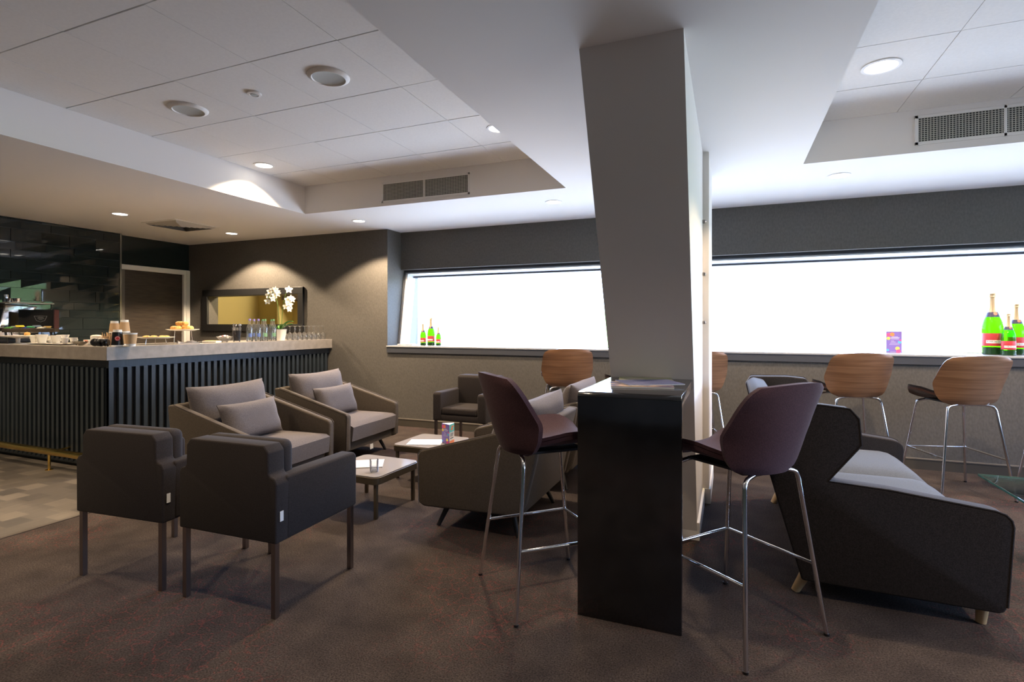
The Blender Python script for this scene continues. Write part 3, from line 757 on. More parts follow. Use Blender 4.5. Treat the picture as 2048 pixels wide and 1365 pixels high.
# ------------------------------------------------------------ things on low tables and bar table
def sheet(name, w, h, th, m, loc, rz, label, cat, group=None, deco=None, fold=False):
    t = thing(name, label, cat, loc, rz, group)
    b = B(); b.box(-w/2, w/2, -h/2, h/2, 0, th*.85, PAPERW, .0004, 1); b.obj('pages', t, False)
    b = B(); b.box(-w/2-.001, w/2+.001, -h/2-.001, h/2+.001, th*.85, th, m); o = b.obj('cover', t, False)
    return t
sheet('magazine', .21, .29, .006, PAPERW, (-2.46, 3.18, .2905), math.radians(-58), 'white booklet lying beside the water glass on the near low table', 'booklet')
sheet('magazine', .21, .29, .004, MAG3, (-2.42, 3.98, .2905), math.radians(-70), 'open printed paper beside the folded menu on the far low table', 'magazine')
m1 = sheet('magazine', .22, .29, .009, MAG1, (-.40, 2.66, 1.0035), math.radians(-78), 'colourful magazine nearer the front edge of the black bar table', 'magazine')
sheet('magazine', .215, .28, .005, plain('magazine_blue', (.12, .13, .24), .6, 0, .15), (-.37, 2.72, 1.0128), math.radians(-62), 'dark blue magazine lying on top of the front magazine', 'magazine')
sheet('magazine', .21, .28, .005, MAG2, (-.42, 2.96, 1.0035), math.radians(-80), 'olive green magazine against the column on the black bar table', 'magazine')
# glass of water
t = thing('water_glass', 'small tumbler half full of water on the near low table', 'glass', (-2.265, 3.05, .2905))
b = B(); b.lathe([(0, 0), (.027, 0), (.029, .004), (.031, .085), (.0295, .085), (.0275, .010), (0, .010)], GLASS, n=28, cap=False); b.obj('tumbler', t)
b = B(); b.lathe([(0, .0105), (.027, .0105), (.0285, .034), (0, .034)], WATER, n=28, cap=False); b.obj('water', t)
# folded tri-menu
t = thing('table_menu', 'three sided card menu, purple and teal, standing on the far low table', 'menu', (-2.225, 4.03, .2905), math.radians(36))
R3 = [(-.005, -.062), (.062, .02), (-.055, .045)]
b = B(); b.prism([(.0, -.062), (.052, .022), (-.052, .03)], 0, .168, PAPERW, 'Z'); b.obj('card', t, False)
def face_panel(parent, p, q, z0, z1, m, name, off=.0006):
    p, q = Vector((*p, 0)), Vector((*q, 0)); d = (q-p); n = Vector((d.y, -d.x, 0)).normalized()
    b = B(); bm2 = bmesh.new()
    v = [bm2.verts.new(p+n*off+Vector((0, 0, z0))), bm2.verts.new(q+n*off+Vector((0, 0, z0))), bm2.verts.new(q+n*off+Vector((0, 0, z1))), bm2.verts.new(p+n*off+Vector((0, 0, z1)))]
    w = [bm2.verts.new(x.co-n*off*.9) for x in v]
    bm2.faces.new(v); bm2.faces.new(w[::-1])
    for i in range(4): bm2.faces.new([v[i], w[i], w[(i+1) % 4], v[(i+1) % 4]])
    b.merge(bm2, m); return b
def disc(b, p, q, a, z, r, m, off=.0012):
    p, q = Vector((*p, 0)), Vector((*q, 0)); d = (q-p); n = Vector((d.y, -d.x, 0)).normalized(); dn = d.normalized(); c = p+d*a+Vector((0, 0, z))
    bm2 = bmesh.new(); vs = [bm2.verts.new(c+n*off+dn*r*math.cos(k*PI/8)+Vector((0, 0, 1))*r*math.sin(k*PI/8)) for k in range(16)]
    bm2.faces.new(vs); b.merge(bm2, m)
def bars(b, p, q, rows, m, off=.0014):
    for a0, a1, z, h in rows:
        P, Q = Vector((*p, 0)), Vector((*q, 0)); d = Q-P; n = Vector((d.y, -d.x, 0)).normalized()
        bm2 = bmesh.new(); vs = [bm2.verts.new(P+d*a+n*off+Vector((0, 0, zz))) for a, zz in ((a0, z), (a1, z), (a1, z+h), (a0, z+h))]
        bm2.faces.new(vs); b.merge(bm2, m)
def purple_face(parent, p, q, H):
    face_panel(parent, p, q, 0, H, PURP, 'x').obj('purple_face', parent, False)
    b = B(); w = (Vector(q)-Vector(p)).length
    disc(b, p, q, .16, H*.84, w*.15, PINK); disc(b, p, q, .38, H*.86, w*.15, ORNG, .0014); disc(b, p, q, .14, H*.67, w*.12, YELL, .0016)
    disc(b, p, q, .86, H*.50, w*.12, SKYB); disc(b, p, q, .90, H*.58, w*.07, PINK, .0016); disc(b, p, q, .72, H*.20, w*.14, YELL); disc(b, p, q, .78, H*.07, w*.15, PINK, .0016); disc(b, p, q, .10, H*.12, w*.09, SKYB)
    bars(b, p, q, [(.35, .75, H*.74, H*.014), (.28, .85, H*.69, H*.02), (.3, .8, H*.64, H*.014), (.3, .5, H*.55, H*.01), (.3, .6, H*.50, H*.01), (.25, .8, H*.44, H*.01), (.2, .85, H*.38, H*.01), (.25, .6, H*.03, H*.01)], PAPERW)
    b.obj('printed_balloons', parent, False)
pA, pB, pC = (-.052, .03), (.0, -.062), (.052, .022)
purple_face(t, pA, pB, .168)
face_panel(t, pB, pC, 0, .168, CREAM, 'x').obj('cream_face', t, False)
b = B(); bars(b, pB, pC, [(0, 1, .10, .067)], TEAL, .0012); bars(b, pB, pC, [(0, 1, 0, .028)], ORNG, .0012); bars(b, pB, pC, [(.3, .7, .115, .02), (.4, .9, .138, .012)], ORNG, .0016)
bars(b, pB, pC, [(.15, .8, .085, .004), (.15, .8, .075, .004), (.15, .7, .065, .004), (.15, .8, .045, .006)], JOINT, .0015); b.obj('printed_blocks', t, False)
# leaflet on sill
t = thing('leaflet_stand', 'purple leaflet with coloured balloons standing on the right sill', 'leaflet', (1.475, 6.16, 1.0355), math.radians(-6))
b = B(); b.box(-.062, .062, 0, .006, 0, .205, PURP); b.prism([(-.0, 0), (.05, 0), (.006, .12)], -.04, .04, PAPERW, 'X'); b.obj('card', t, False)
purple_face(t, (-.062, 0), (.062, 0), .205)
# sill brochures
t = thing('brochure_stack', 'small stack of white brochures at the left end of the sill', 'brochures', (-3.93, 5.99, 1.0355), math.radians(8))
for k in range(4):
    b = B(); b.box(-.10, .10, -.07, .07, k*.005, k*.005+.0045, PAPERW, 0, 1, Rz(math.radians([0, 4, -3, 6][k]))); b.obj('brochure', t, False)

# champagne bottles
def bottle(label, loc, H, rz=0):
    t = thing('champagne_bottle', label, 'bottle', loc, rz, 'champagne bottles on the window sill')
    R = H*.136
    b = B(); pr = [(0, 0), (R*.92, 0), (R, H*.012), (R, H*.40), (R*.985, H*.46), (R*.88, H*.54), (R*.66, H*.62), (R*.47, H*.69), (R*.38, H*.76), (R*.33, H*.88), (R*.32, H*.95), (R*.33, H*.955), (0, H*.955)]
    b.lathe([(r, z) for r, z in pr if z >= H*.10 or True], BOTG, n=28, cap=False); b.obj('glass', t)
    b = B(); b.lathe([(R*.93, .0004), (R*1.003, H*.012), (R*1.003, H*.115), (R*.9, H*.10), (0, H*.09)], BOTD, n=28, cap=False); b.obj('base', t)
    b = B(); b.lathe([(R*1.006, H*.14), (R*1.012, H*.142), (R*1.012, H*.345), (R*1.006, H*.347)], REDL, n=28, cap=False); lb = b.obj('label', t); lb['label'] = 'red label with a white name strip'
    b = B(); n = 14
    bm2 = bmesh.new(); rows = []
    for k in range(n+1):
        a = -PI/2+(-.95+1.9*k/n); rows.append([bm2.verts.new((R*1.018*math.cos(a), R*1.018*math.sin(a), z)) for z in (H*.185, H*.235)])
    for k in range(n): bm2.faces.new([rows[k][0], rows[k+1][0], rows[k+1][1], rows[k][1]])
    b.merge(bm2, PAPERW); b.obj('name_strip', lb)
    txt = 'PIPER-HEIDSIECK'
    cu_parts = B()
    for k, ch in enumerate(txt):
        a = -PI/2+(k-(len(txt)-1)/2)*.115
        M = T(R*1.022*math.cos(a), R*1.022*math.sin(a), H*.21) @ Rz(a+PI/2) @ Rx(PI/2)
        cu = bpy.data.curves.new('c', 'FONT'); cu.body = ch; cu.size = H*.034; cu.align_x = 'CENTER'; cu.align_y = 'CENTER'
        ob = bpy.data.objects.new('c', cu); C.objects.link(ob); dg = bpy.context.evaluated_depsgraph_get()
        me = bpy.data.meshes.new_from_object(ob.evaluated_get(dg)); bpy.data.objects.remove(ob)
        bm2 = bmesh.new(); bm2.from_mesh(me); cu_parts.merge(bm2, BLACK, M); bpy.data.meshes.remove(me)
    cu_parts.obj('lettering', lb, False)
    b = B(); b.lathe([(R*.49, H*.655), (R*.60, H*.645), (R*.64, H*.63), (R*.50, H*.69), (R*.46, H*.71)], NAVY, n=24, cap=False); b.lathe([(R*.70, H*.61), (R*.50, H*.69)], NAVY, n=24, cap=False); b.obj('collar', t)
    b = B(); b.lathe([(0, .002), (R*.2, 0), (R*.2, -.002)], plain('seal', (.55, .20, .12), .4), n=20, M=T(R*.08, -R*.56, H*.665) @ Rx(math.radians(70))); b.obj('seal', t)
    b = B(); b.lathe([(R*.50, H*.69), (R*.405, H*.76), (R*.355, H*.88), (R*.345, H*.925), (R*.40, H*.93), (R*.41, H*.95), (R*.36, H*.96), (R*.38, H*.985), (R*.30, H), (0, H)], GOLDF, n=24, cap=False); b.obj('foil', t)
    return t
def xw(px, Y):
    t = math.atan(434/1068.); q = (px-1024)/1068.
    return Y*(-math.sin(t)+math.cos(t)*q)/(math.cos(t)+math.sin(t)*q)
bottle('largest champagne bottle at the right end of the sill', (xw(1985, 6.12), 6.12, 1.0355), .555)
bottle('smallest champagne bottle at the right end, standing in front', (xw(2017, 5.99), 5.99, 1.0355), .365)
bottle('medium champagne bottle at the far right, behind the small one', (xw(2033, 6.15), 6.15, 1.0355), .455)
bottle('champagne bottle leftmost of the three on the left sill', (-3.735, 6.08, 1.0355), .285)
bottle('tallest champagne bottle, middle of the three on the left sill', (-3.625, 6.10, 1.0355), .36)
bottle('shortest champagne bottle, right of the three on the left sill', (-3.515, 6.10, 1.0355), .24)

# socket
t = thing('wall_socket', 'double wall socket on the papered wall below the left window', 'socket', (-1.86, YB, .60))
b = B(); b.box(-.07, .07, -.009, 0, -.045, .045, BLACKP, .003); b.obj('plate', t, False)
b = B()
for x in (-.035, .035): b.box(x-.012, x-.004, -.011, -.008, .012, .03, BRASS); b.box(x+.004, x+.012, -.011, -.008, .012, .03, BRASS)
b.obj('switch', t, False)

# ------------------------------------------------------------ things on the bar
ZB = BZ+.0005
def lth(name, prof, m, label, cat, x, y, z=ZB, n=24, group=None, cap=False):
    b = B(); b.lathe(prof, m, n=n, cap=cap); o = b.obj(name); o.location = (x, y, z); return tag(o, label, cat, group)
def xp(px, Y):       # how far left a point at distance Y along the room lies for a column of the photograph
    t = math.atan(434/1068.); q = (px-1024)/1068.
    return Y*(-math.sin(t)+math.cos(t)*q)/(math.cos(t)+math.sin(t)*q)
# espresso machine at far left (partly in frame)
t = thing('coffee_machine', 'polished steel coffee machine at the left edge of the bar', 'coffee machine', (-7.34, 3.38, ZB))
b = B(); b.box(-.30, .22, -.20, .22, .0, .045, BLACK, .01); b.prism([(-.18, .045), (.20, .045), (.22, .2), (.12, .30), (.2, .40), (-.1, .42)], -.30, .10, CHROME, 'X', .012, 3); b.obj('body', t)
b = B(); b.box(-.32, .40, -.20, .20, .42, .432, plain('tray_smoke', (.15, .15, .15), .2), .003); b.obj('cup_tray', t)
b = B(); b.tube([(.385, .18, .0), (.385, .18, .42)], .007, BLACK, 8); b.obj('post', t)
for k, (x, y) in enumerate([(-7.07, 3.24), (-7.0, 3.27)]):
    b = B(); b.lathe([(0, 0), (.028, 0), (.034, .042), (.031, .042), (.026, .004), (0, .004)], CHROME, n=20, cap=False); o = b.obj('steel_cup'); o.location = (x, y, ZB+.4335)
    tag(o, ['left small steel cup on top of the coffee machine tray', 'right small steel cup on top of the coffee machine tray'][k], 'cup', 'steel cups on the machine')
o = lth('milk_jug', [(0, 0), (.026, 0), (.03, .02), (.024, .085), (.022, .085), (.027, .02), (0, .004)], CHROME, 'tall steel jug on the coffee machine tray at the picture edge', 'jug', -7.16, 3.25, ZB+.4335)
# tea box on a stand
t = thing('tea_stand', 'black wooden display stand behind the white cups', 'stand', (xp(66, 3.40), 3.40, ZB), math.radians(50))
b = B(); b.box(-.23, .20, -.09, .10, .115, .155, plain('stand_wood', (.03, .02, .012), .4), .003); b.obj('shelf', t, False)
for x in (-.2, .16):
    b = B(); b.tube([(x, -.07, .115), (x+.02, -.09, 0)], .006, BLACK, 8); b.tube([(x, .08, .115), (x+.02, .09, 0)], .006, BLACK, 8); b.obj('leg', t)
t = thing('tea_box', 'open black tea box with a pale crest, on the display stand', 'box', (xp(66, 3.40), 3.40, ZB+.1555), math.radians(50))
b = B(); b.box(-.14, .19, .075, .095, .0, .205, BLACKP, .002); b.obj('lid', t, False)
b = B(); b.box(.19, .2, -.07, .095, 0, .205, plain('box_side', (.04, .012, .015), .4)); b.obj('side', t, False)
b = B(); LG = plain('crest_silver', (.22, .23, .26), .5)
for p, q in [((-.01, .135), (.10, .135)), ((-.01, .135), (.01, .085)), ((.10, .135), (.08, .085)), ((.01, .085), (.045, .070)), ((.08, .085), (.045, .070)), ((.02, .118), (.07, .118)), ((.02, .108), (.075, .108)), ((.03, .095), (.06, .095))]:
    b.tube([(p[0], .0745, p[1]), (q[0], .0745, q[1])], .0013, LG, 6)
b.obj('crest', t)
cols = [(.08, .28, .06), (.25, .27, .28), (.85, .62, .05), (.04, .06, .45), (.06, .30, .14), (.12, .16, .22), (.85, .80, .70), (.85, .60, .20)]
for k, c in enumerate(cols):
    b = B(); m = plain('sachet_%d' % k, c, .4); b.box(-.035, .035, -.022, .022, 0, .012, m, .004, 2, T(-.19+k*.045, -.03+.02*(k % 2), .001+.008*(k % 3)) @ Rz(.5*(k % 3-1)) @ Rx(.25)); o = b.obj('tea_sachet')
    o.location = (xp(66, 3.40), 3.40, ZB+.1565); o.rotation_euler = (0, 0, math.radians(50))
    tag(o, ['dark green', 'grey', 'yellow', 'deep blue', 'bright green', 'slate blue', 'cream', 'amber'][k]+' tea sachet lying in front of the tea box', 'tea bag', 'tea sachets on the stand')
# pedestal plate
o = lth('serving_plate', [(0, .055), (.03, .055), (.14, .075), (.15, .083), (.148, .085), (.03, .06), (.02, .06), (.018, .012), (.05, 0), (0, 0)], PORC, 'white raised plate left of the coffee cups', 'plate', xp(36, 3.20), 3.20)
b = B(); b.lathe([(0, -.025), (.02, -.018), (.026, 0), (.02, .016), (0, .022)], BREAD, n=16, cap=False); o = b.obj('bread_roll'); o.location = (xp(36, 3.20)+.09, 3.235, ZB+.0985); tag(o, 'small golden roll on the right rim of the raised plate', 'bread')
# cups + saucers
def cup(x, y, s, label, z=ZB+.012, sau=True):
    t = thing('coffee_cup', label, 'cup', (x, y, z), random.uniform(0, 6), 'white coffee cups')
    b = B(); b.lathe([(0, 0), (.022*s, 0), (.026*s, .006*s), (.030*s, .03*s), (.040*s, .068*s), (.0385*s, .068*s), (.028*s, .03*s), (.02*s, .005*s), (0, .005*s)], PORC, n=24, cap=False); b.obj('bowl', t)
    b = B(); b.tube([(.034*s, 0, .055*s), (.052*s, 0, .052*s), (.050*s, 0, .028*s), (.030*s, 0, .024*s)], .004*s, PORC, 8, .012*s); b.obj('handle', t)
    return t
for k, (x, y) in enumerate([(xp(75, 3.17), 3.17), (xp(102, 3.17), 3.17), (xp(130, 3.16), 3.16)]):
    lth('saucer', [(0, 0), (.045, 0), (.10, .010), (.102, .012), (.05, .005), (0, .005)], PORC, ['left', 'middle', 'right'][k]+' one of three wide white saucers under the cups', 'saucer', x, y, ZB, group='white saucers')
names = ['front left white cup in the row on the bar', 'large white cup standing left of centre among the cups', 'white cup behind the front row of cups', 'widest white cup in the middle of the row', 'rear white cup standing tallest', 'small white espresso cup near the glass bowl', 'small white cup at the right end of the cups']
for k, (x, y, s) in enumerate([(xp(69, 3.14), 3.14, 1.05), (xp(84, 3.15), 3.15, 1.25), (xp(101, 3.24), 3.24, 1.05), (xp(112, 3.15), 3.15, 1.15), (xp(126, 3.36), 3.36, 1.35), (xp(130, 3.12), 3.12, .8), (xp(147, 3.20), 3.20, .85)]):
    cup(x, y, s, names[k], ZB+.0125 if y < 3.25 else ZB)
lth('glass_bowl', [(0, 0), (.02, 0), (.05, .02), (.062, .04), (.06, .04), (.045, .02), (0, .004)], thin_glass('pale_bowl', (.85, .80, .72), .2), 'shallow glass bowl right of the white cups', 'bowl', xp(160, 3.09), 3.09)
b = B(); b.box(-.04, .04, -.02, .02, 0, .05, PORC, .004); b.box(-.03, .035, -.021, -.019, .02, .045, plain('sachet_red', (.8, .2, .12), .5)); o = b.obj('sugar_holder'); o.location = (xp(176, 3.24), 3.24, ZB); tag(o, 'small white holder with red sugar sachets', 'holder')
lth('white_jar', [(0, 0), (.042, 0), (.048, .07), (.046, .09), (.03, .098), (0, .10)], PORC, 'rounded white jar left of the wooden stirrers', 'jar', xp(193, 3.22), 3.22)
# stirrers
t = thing('stirrer_cup', 'brown cup full of wooden stirrers', 'holder', (xp(215, 3.24), 3.24, ZB))
b = B(); b.lathe([(0, 0), (.03, 0), (.04, .085), (.037, .085), (.028, .005), (0, .005)], KRAFT, n=20, cap=False); b.obj('holder', t)
for k in range(14):
    a = k*2.4; r = .006+.0018*k; b = B(); b.box(-.003, .003, -.001, .001, .01, .115+.01*math.sin(k*3), plain('stirrer_wood', (.62, .42, .22), .6), 0, 1, T(r*math.cos(a), r*math.sin(a), 0) @ Ry(.18*math.cos(a)) @ Rx(-.18*math.sin(a)))
    b.obj('stirrer', t, False)
# black lids
for k in range(5):
    b = B(); b.lathe([(.034, 0), (.036, .002), (.034, .008), (.029, .012), (.027, .016), (0, .016)], BLACKP, n=22, cap=False); o = b.obj('cup_lid'); o.location = (xp(190, 3.06)+.042*k, 3.06+.004*(k % 2), ZB+.035); o.rotation_euler = (0, math.radians(82-9*(k % 2)), .3*(k-2))
    tag(o, 'black plastic cup lid standing in a row at the bar corner', 'lid', 'black cup lids at the bar corner')
def paper_cup(x, y, z, H, R, kind, label, inv=False):
    t = thing('paper_cup', label, 'paper cup', (x, y, z), math.radians(35), 'takeaway paper cups')
    t.rotation_euler = (0, 0, math.radians(59))
    if inv: t.rotation_euler = (PI, 0, math.radians(-121)); t.location.z = z+H
    body = KRAFT if kind == 'kraft' else BLACKP
    b = B(); b.lathe([(0, .003), (R*.72, 0), (R*.72, .008), (R, H-.004), (R*1.06, H-.002), (R*1.06, H), (R*.98, H), (R*.70, .01), (0, .008)], PAPERW if kind != 'kraft' else PAPERW, n=24, cap=False); b.obj('cup', t)
    b = B(); r0 = R*.72+.0007; r1 = R+.0007
    f = lambda z: r0+(r1-r0)*(z/H)
    b.lathe([(f(.022), .022), (f(.022)+.0012, .023), (f(H-.014)+.0012, H-.014), (f(H-.013), H-.013)], body, n=24, cap=False); s = b.obj('sleeve', t)
    if kind != 'kraft':
        b = B(); b.lathe([(0, .0006), (R*.46, .0006), (R*.46, 0)], plain('red_roundel', (.55, .03, .04), .5), n=20, M=T(0, -f(H*.55)-.0028, H*.52) @ Rx(PI/2), cap=False); b.lathe([(R*.30, .001), (R*.36, .001)], PAPERW, n=20, M=T(0, -f(H*.55)-.003, H*.52) @ Rx(PI/2), cap=False); b.obj('roundel', s)
    return t
paper_cup(xp(230, 3.32), 3.32, ZB, .115, .044, 'kraft', 'rear upside down cup under the left brown paper cup', True)
paper_cup(xp(229, 3.32), 3.32, ZB+.116, .115, .044, 'kraft', 'left of the two brown paper cups stacked highest', True)
paper_cup(xp(250, 3.32), 3.32, ZB, .12, .044, 'kraft', 'lower brown paper cup of the right hand stack', True)
paper_cup(xp(249, 3.32), 3.32, ZB+.121, .12, .044, 'kraft', 'right of the two brown paper cups stacked highest', True)
paper_cup(xp(235, 3.11), 3.11, ZB, .15, .046, 'black', 'black paper cup with a red round logo at the bar corner', True)
paper_cup(xp(262, 3.17), 3.17, ZB, .12, .048, 'kraft', 'upright brown paper cup at the very corner of the bar')
# low platter with pastries
def wire_platter(x, y, zt, R, label, legs=True):
    t = thing('serving_platter', label, 'platter', (x, y, ZB))
    b = B(); b.lathe([(0, zt-.004), (R*.7, zt-.004), (R, zt+.010), (R, zt+.013), (R*.7, zt), (0, zt)], PORC, n=32, cap=False); b.obj('plate', t)
    for k in range(3):
        a = k*2*PI/3+.5; b = B(); b.tube([(R*.55*math.cos(a), R*.55*math.sin(a), zt-.004), (R*.62*math.cos(a), R*.62*math.sin(a), .0)], .003, CHROME, 8); b.obj('leg', t)
    return t
wire_platter(-5.33, 3.62, .06, .165, 'wide low platter of pastries behind the paper cups')
for k in range(7):
    b = B(); a = k*.9; b.lathe([(0, -.012), (.026, -.008), (.032, 0), (.024, .010), (0, .014)], BREAD, n=14, cap=False); o = b.obj('pastry'); o.location = (-5.33+.09*math.cos(a), 3.62+.09*math.sin(a), ZB+.073); o.rotation_euler = (.1, .1, a)
    tag(o, 'small flat golden pastry on the low platter', 'pastry', 'pastries on the low platter')
wire_platter(-5.35, 3.92, .135, .155, 'tall cake stand carrying golden rolls')
k = 0
for dx, dy, dz, a in [(-.06, -.05, 0, .3), (.02, -.07, 0, 1.6), (.07, .0, 0, .8), (-.05, .05, 0, 2.2), (.03, .06, 0, .1), (-.02, -.02, .048, .6), (.035, .0, .046, 1.9)]:
    b = B(); b.lathe([(0, -.043), (.015, -.036), (.023, -.018), (.024, .018), (.015, .036), (0, .043)], BREAD, n=14, M=Ry(PI/2), cap=False); o = b.obj('bread_roll'); o.location = (-5.35+dx, 3.92+dy, ZB+.160+dz); o.rotation_euler = (0, 0, a)
    tag(o, 'golden oval roll on top of the pile on the cake stand' if dz else 'golden oval roll in the lower layer on the cake stand', 'bread', 'rolls on the cake stand'); k += 1
# foil parcel
b = B(); rnd = random.Random(5)
def ft(u, v): return Vector(((u-.5)*.20, (v-.5)*.07, .028*math.sin(PI*v)*(.6+.4*math.sin(9*u+4*v))+.006+rnd.uniform(-.003, .003)))
b.slab(ft, lambda u, v: Vector(((u-.5)*.2, (v-.5)*.07, 0)), 16, 6, CHROME); o = b.obj('foil_parcel', smooth=False); o.location = (-5.16, 3.84, ZB); o.rotation_euler = (0, 0, 1.2); tag(o, 'crumpled silver serving tongs parcel below the cake stand', 'foil')
lth('small_tray', [(0, 0), (.07, 0), (.075, .008), (0, .006)], BLACK, 'flat black dish right of the cake stand', 'dish', -5.35, 4.14)
b = B(); b.box(-.08, .08, -.05, .05, 0, .02, PORC, .005); b.box(-.07, .07, -.04, .04, .02, .024, BREAD); o = b.obj('butter_tray'); o.location = (-5.22, 4.16, ZB); o.rotation_euler = (0, 0, .3); tag(o, 'low rectangular cream tray left of the sweets bowl', 'tray')
t = thing('sweets_bowl', 'flared glass bowl heaped with wrapped sweets', 'bowl', (-5.2, 4.30, ZB))
b = B(); b.lathe([(0, 0), (.03, 0), (.035, .008), (.085, .065), (.083, .066), (.03, .012), (0, .01)], GLASS, n=28, cap=False); b.obj('bowl', t)
for k in range(14):
    a = k*2.4; r = .012+.004*k; b = B(); b.lathe([(0, -.012), (.012, -.006), (.014, .004), (0, .012)], [MAROON, PAPERW, MAROON, PORC][k % 4], n=8, cap=False); o = b.obj('sweet'); o.location = (-5.2+r*math.cos(a), 4.30+r*math.sin(a), ZB+.052+.02*(1-k/14)); tag(o, ['dark red', 'white', 'dark red', 'cream'][k % 4]+' wrapped sweet in the glass bowl', 'sweet', 'sweets in the glass bowl')
# tall glass vase with cutlery/straws
t = thing('cutlery_glass', 'tall glass holding black spoons left of the water bottles', 'glass', (-5.2, 4.46, ZB))
b = B(); b.lathe([(0, 0), (.035, 0), (.037, .01), (.048, .165), (.046, .165), (.033, .012), (0, .012)], GLASS, n=24, cap=False); b.obj('tumbler', t)
for k in range(7):
    a = k*.9; b = B(); b.tube([(.01*math.cos(a), .01*math.sin(a), .014), (.036*math.cos(a), .036*math.sin(a), .185)], .003, CHROME if k % 2 else BLACK, 8); b.lathe([(0, -.02), (.009, -.008), (.009, .008), (0, .02)], CHROME, .038*math.cos(a), .038*math.sin(a), .19, 10, cap=False); b.obj('spoon', t)
b = B(); b.lathe([(0, .013), (.034, .013), (.043, .13), (0, .13)], plain('dark_contents', (.03, .03, .04), .5), n=20, cap=False); b.obj('filling', t)
# water bottles
def wbottle(x, y, label, cap=(.25, .22, .55), lab=(.10, .16, .42), H=.265):
    t = thing('water_bottle', label, 'bottle', (x, y, ZB), math.radians(60), 'glass water bottles')
    R = .036
    b = B(); b.lathe([(0, 0), (R*.9, 0), (R, .008), (R, H*.55), (R*.8, H*.68), (R*.42, H*.80), (R*.36, H*.94), (R*.40, H*.945)], GLASS, n=22, cap=False)
    b.lathe([(R*.85, .01), (R*.93, H*.5), (R*.7, H*.66), (0, H*.66)], WATER, n=18, cap=False); b.obj('glass', t)
    b = B(); b.lathe([(0, H), (R*.40, H), (R*.42, H*.93), (R*.42, H*.92)], plain('cap', cap, .4), n=16, cap=False); b.obj('cap', t)
    b = B(); m = plain('water_label', lab, .5)
    bm2 = bmesh.new(); rows = []
    for k in range(9):
        a = -PI/2+(-.55+1.1*k/8); rows.append([bm2.verts.new((R*1.01*math.cos(a), R*1.01*math.sin(a), z)) for z in (H*.20, H*.36)])
    for k in range(8): bm2.faces.new([rows[k][0], rows[k+1][0], rows[k+1][1], rows[k][1]])
    b.merge(bm2, m); b.obj('label', t)
    return t
PC, GC = (.25, .20, .55), (.12, .25, .12)
for x, y, lb, c, l in [(-5.18, 4.62, 'front left water bottle with a violet cap', PC, (.10, .16, .42)), (-5.19, 4.75, 'water bottle in the middle of the front row with a violet cap', PC, (.10, .16, .42)),
                 (-5.19, 4.85, 'water bottle with a green cap, third in the front row', GC, (.15, .30, .18)), (-5.17, 4.96, 'water bottle with a green cap nearest the orchid pot', GC, (.15, .30, .18)),
                 (-5.40, 4.88, 'rear water bottle between the two violet capped ones', PC, (.10, .16, .42)), (-5.41, 5.02, 'rear water bottle behind the middle of the group', GC, (.15, .30, .18)), (-5.40, 5.15, 'rear water bottle closest to the orchid', GC, (.15, .30, .18))]:
    wbottle(x, y, lb, c, l)
# orchid
t = thing('potted_orchid', 'white orchid in a white pot between bottles and wine glasses', 'plant', (-5.19, 5.09, ZB))
b = B(); b.lathe([(0, 0), (.052, 0), (.075, .135), (.078, .14), (.070, .14), (.05, .01), (0, .01)], PORC, n=28, cap=False); b.obj('pot', t)
b = B(); b.lathe([(0, .125), (.07, .125)], plain('soil', (.05, .03, .02), .9), n=20, cap=False); b.obj('soil', t)
def leaf(b, p, d, L, w, droop, m):
    d = Vector(d).normalized(); s = d.cross(Vector((0, 0, 1))).normalized()
    def f(u, v, o=0):
        c = Vector(p)+d*L*v*.85+Vector((0, 0, 1))*(L*(droop*v-.9*v*v*droop*.9))+Vector((0, 0, .35*L*v))
        ww = w*math.sin(PI*min(1, v*.9+.08))**.7
        return c+s*(u-.5)*ww+Vector((0, 0, abs(u-.5)*ww*.5+o))
    b.slab(f, lambda u, v: f(u, v, -.003), 6, 10, m)
for d, L, dr in [((.9, .3, 0), .17, .5), ((-.8, -.5, 0), .16, .1), ((.5, -.8, 0), .17, .3), ((-.4, .8, 0), .15, .1), ((1, -.2, 0), .20, .9)]:
    b = B(); leaf(b, (0, 0, .13), d, L, .05, dr, GREENF); b.obj('leaf', t)
stems = [[(x*.62, y, z*1.06) for x, y, z in q] for q in [[(-.01, 0, .13), (-.03, .0, .30), (-.07, .01, .46), (-.13, .02, .565), (-.20, .0, .56), (-.24, -.01, .49)],
         [(.02, 0, .13), (.03, 0, .30), (.06, 0, .44), (.10, 0, .55), (.13, 0, .60), (.15, .0, .59)]]]
for st in stems:
    b = B(); b.tube(st, .0035, STEMG, 8, .05); b.obj('stem', t)
cam_dir = Vector((.70, -.70, .05)).normalized()
def flower(parent, p, s, yaw):
    b = B(); M0 = T(*p) @ Rz(yaw)
    for k in range(5):
        a = k*2*PI/5+PI/2; wv = 1.25 if k in (1, 4) else .95
        def f(u, v, o=0, a=a, wv=wv):
            r = s*v; w = s*.62*wv*math.sin(PI*min(1, v*.82+.12))
            x = math.cos(a)*r-math.sin(a)*(u-.5)*w; z = math.sin(a)*r+math.cos(a)*(u-.5)*w
            return Vector((x, -.012*v*v+o+.004*abs(u-.5), z))
        b.slab(f, lambda u, v, f=f: f(u, v, .0012), 4, 6, PETAL, M0)
    o = b.obj('flower', parent)
    b = B(); b.lathe([(0, -.008), (.007, 0), (0, .008)], PETC, n=8, M=M0 @ T(0, -.008, 0) @ Rx(PI/2), cap=False); b.obj('centre', o)
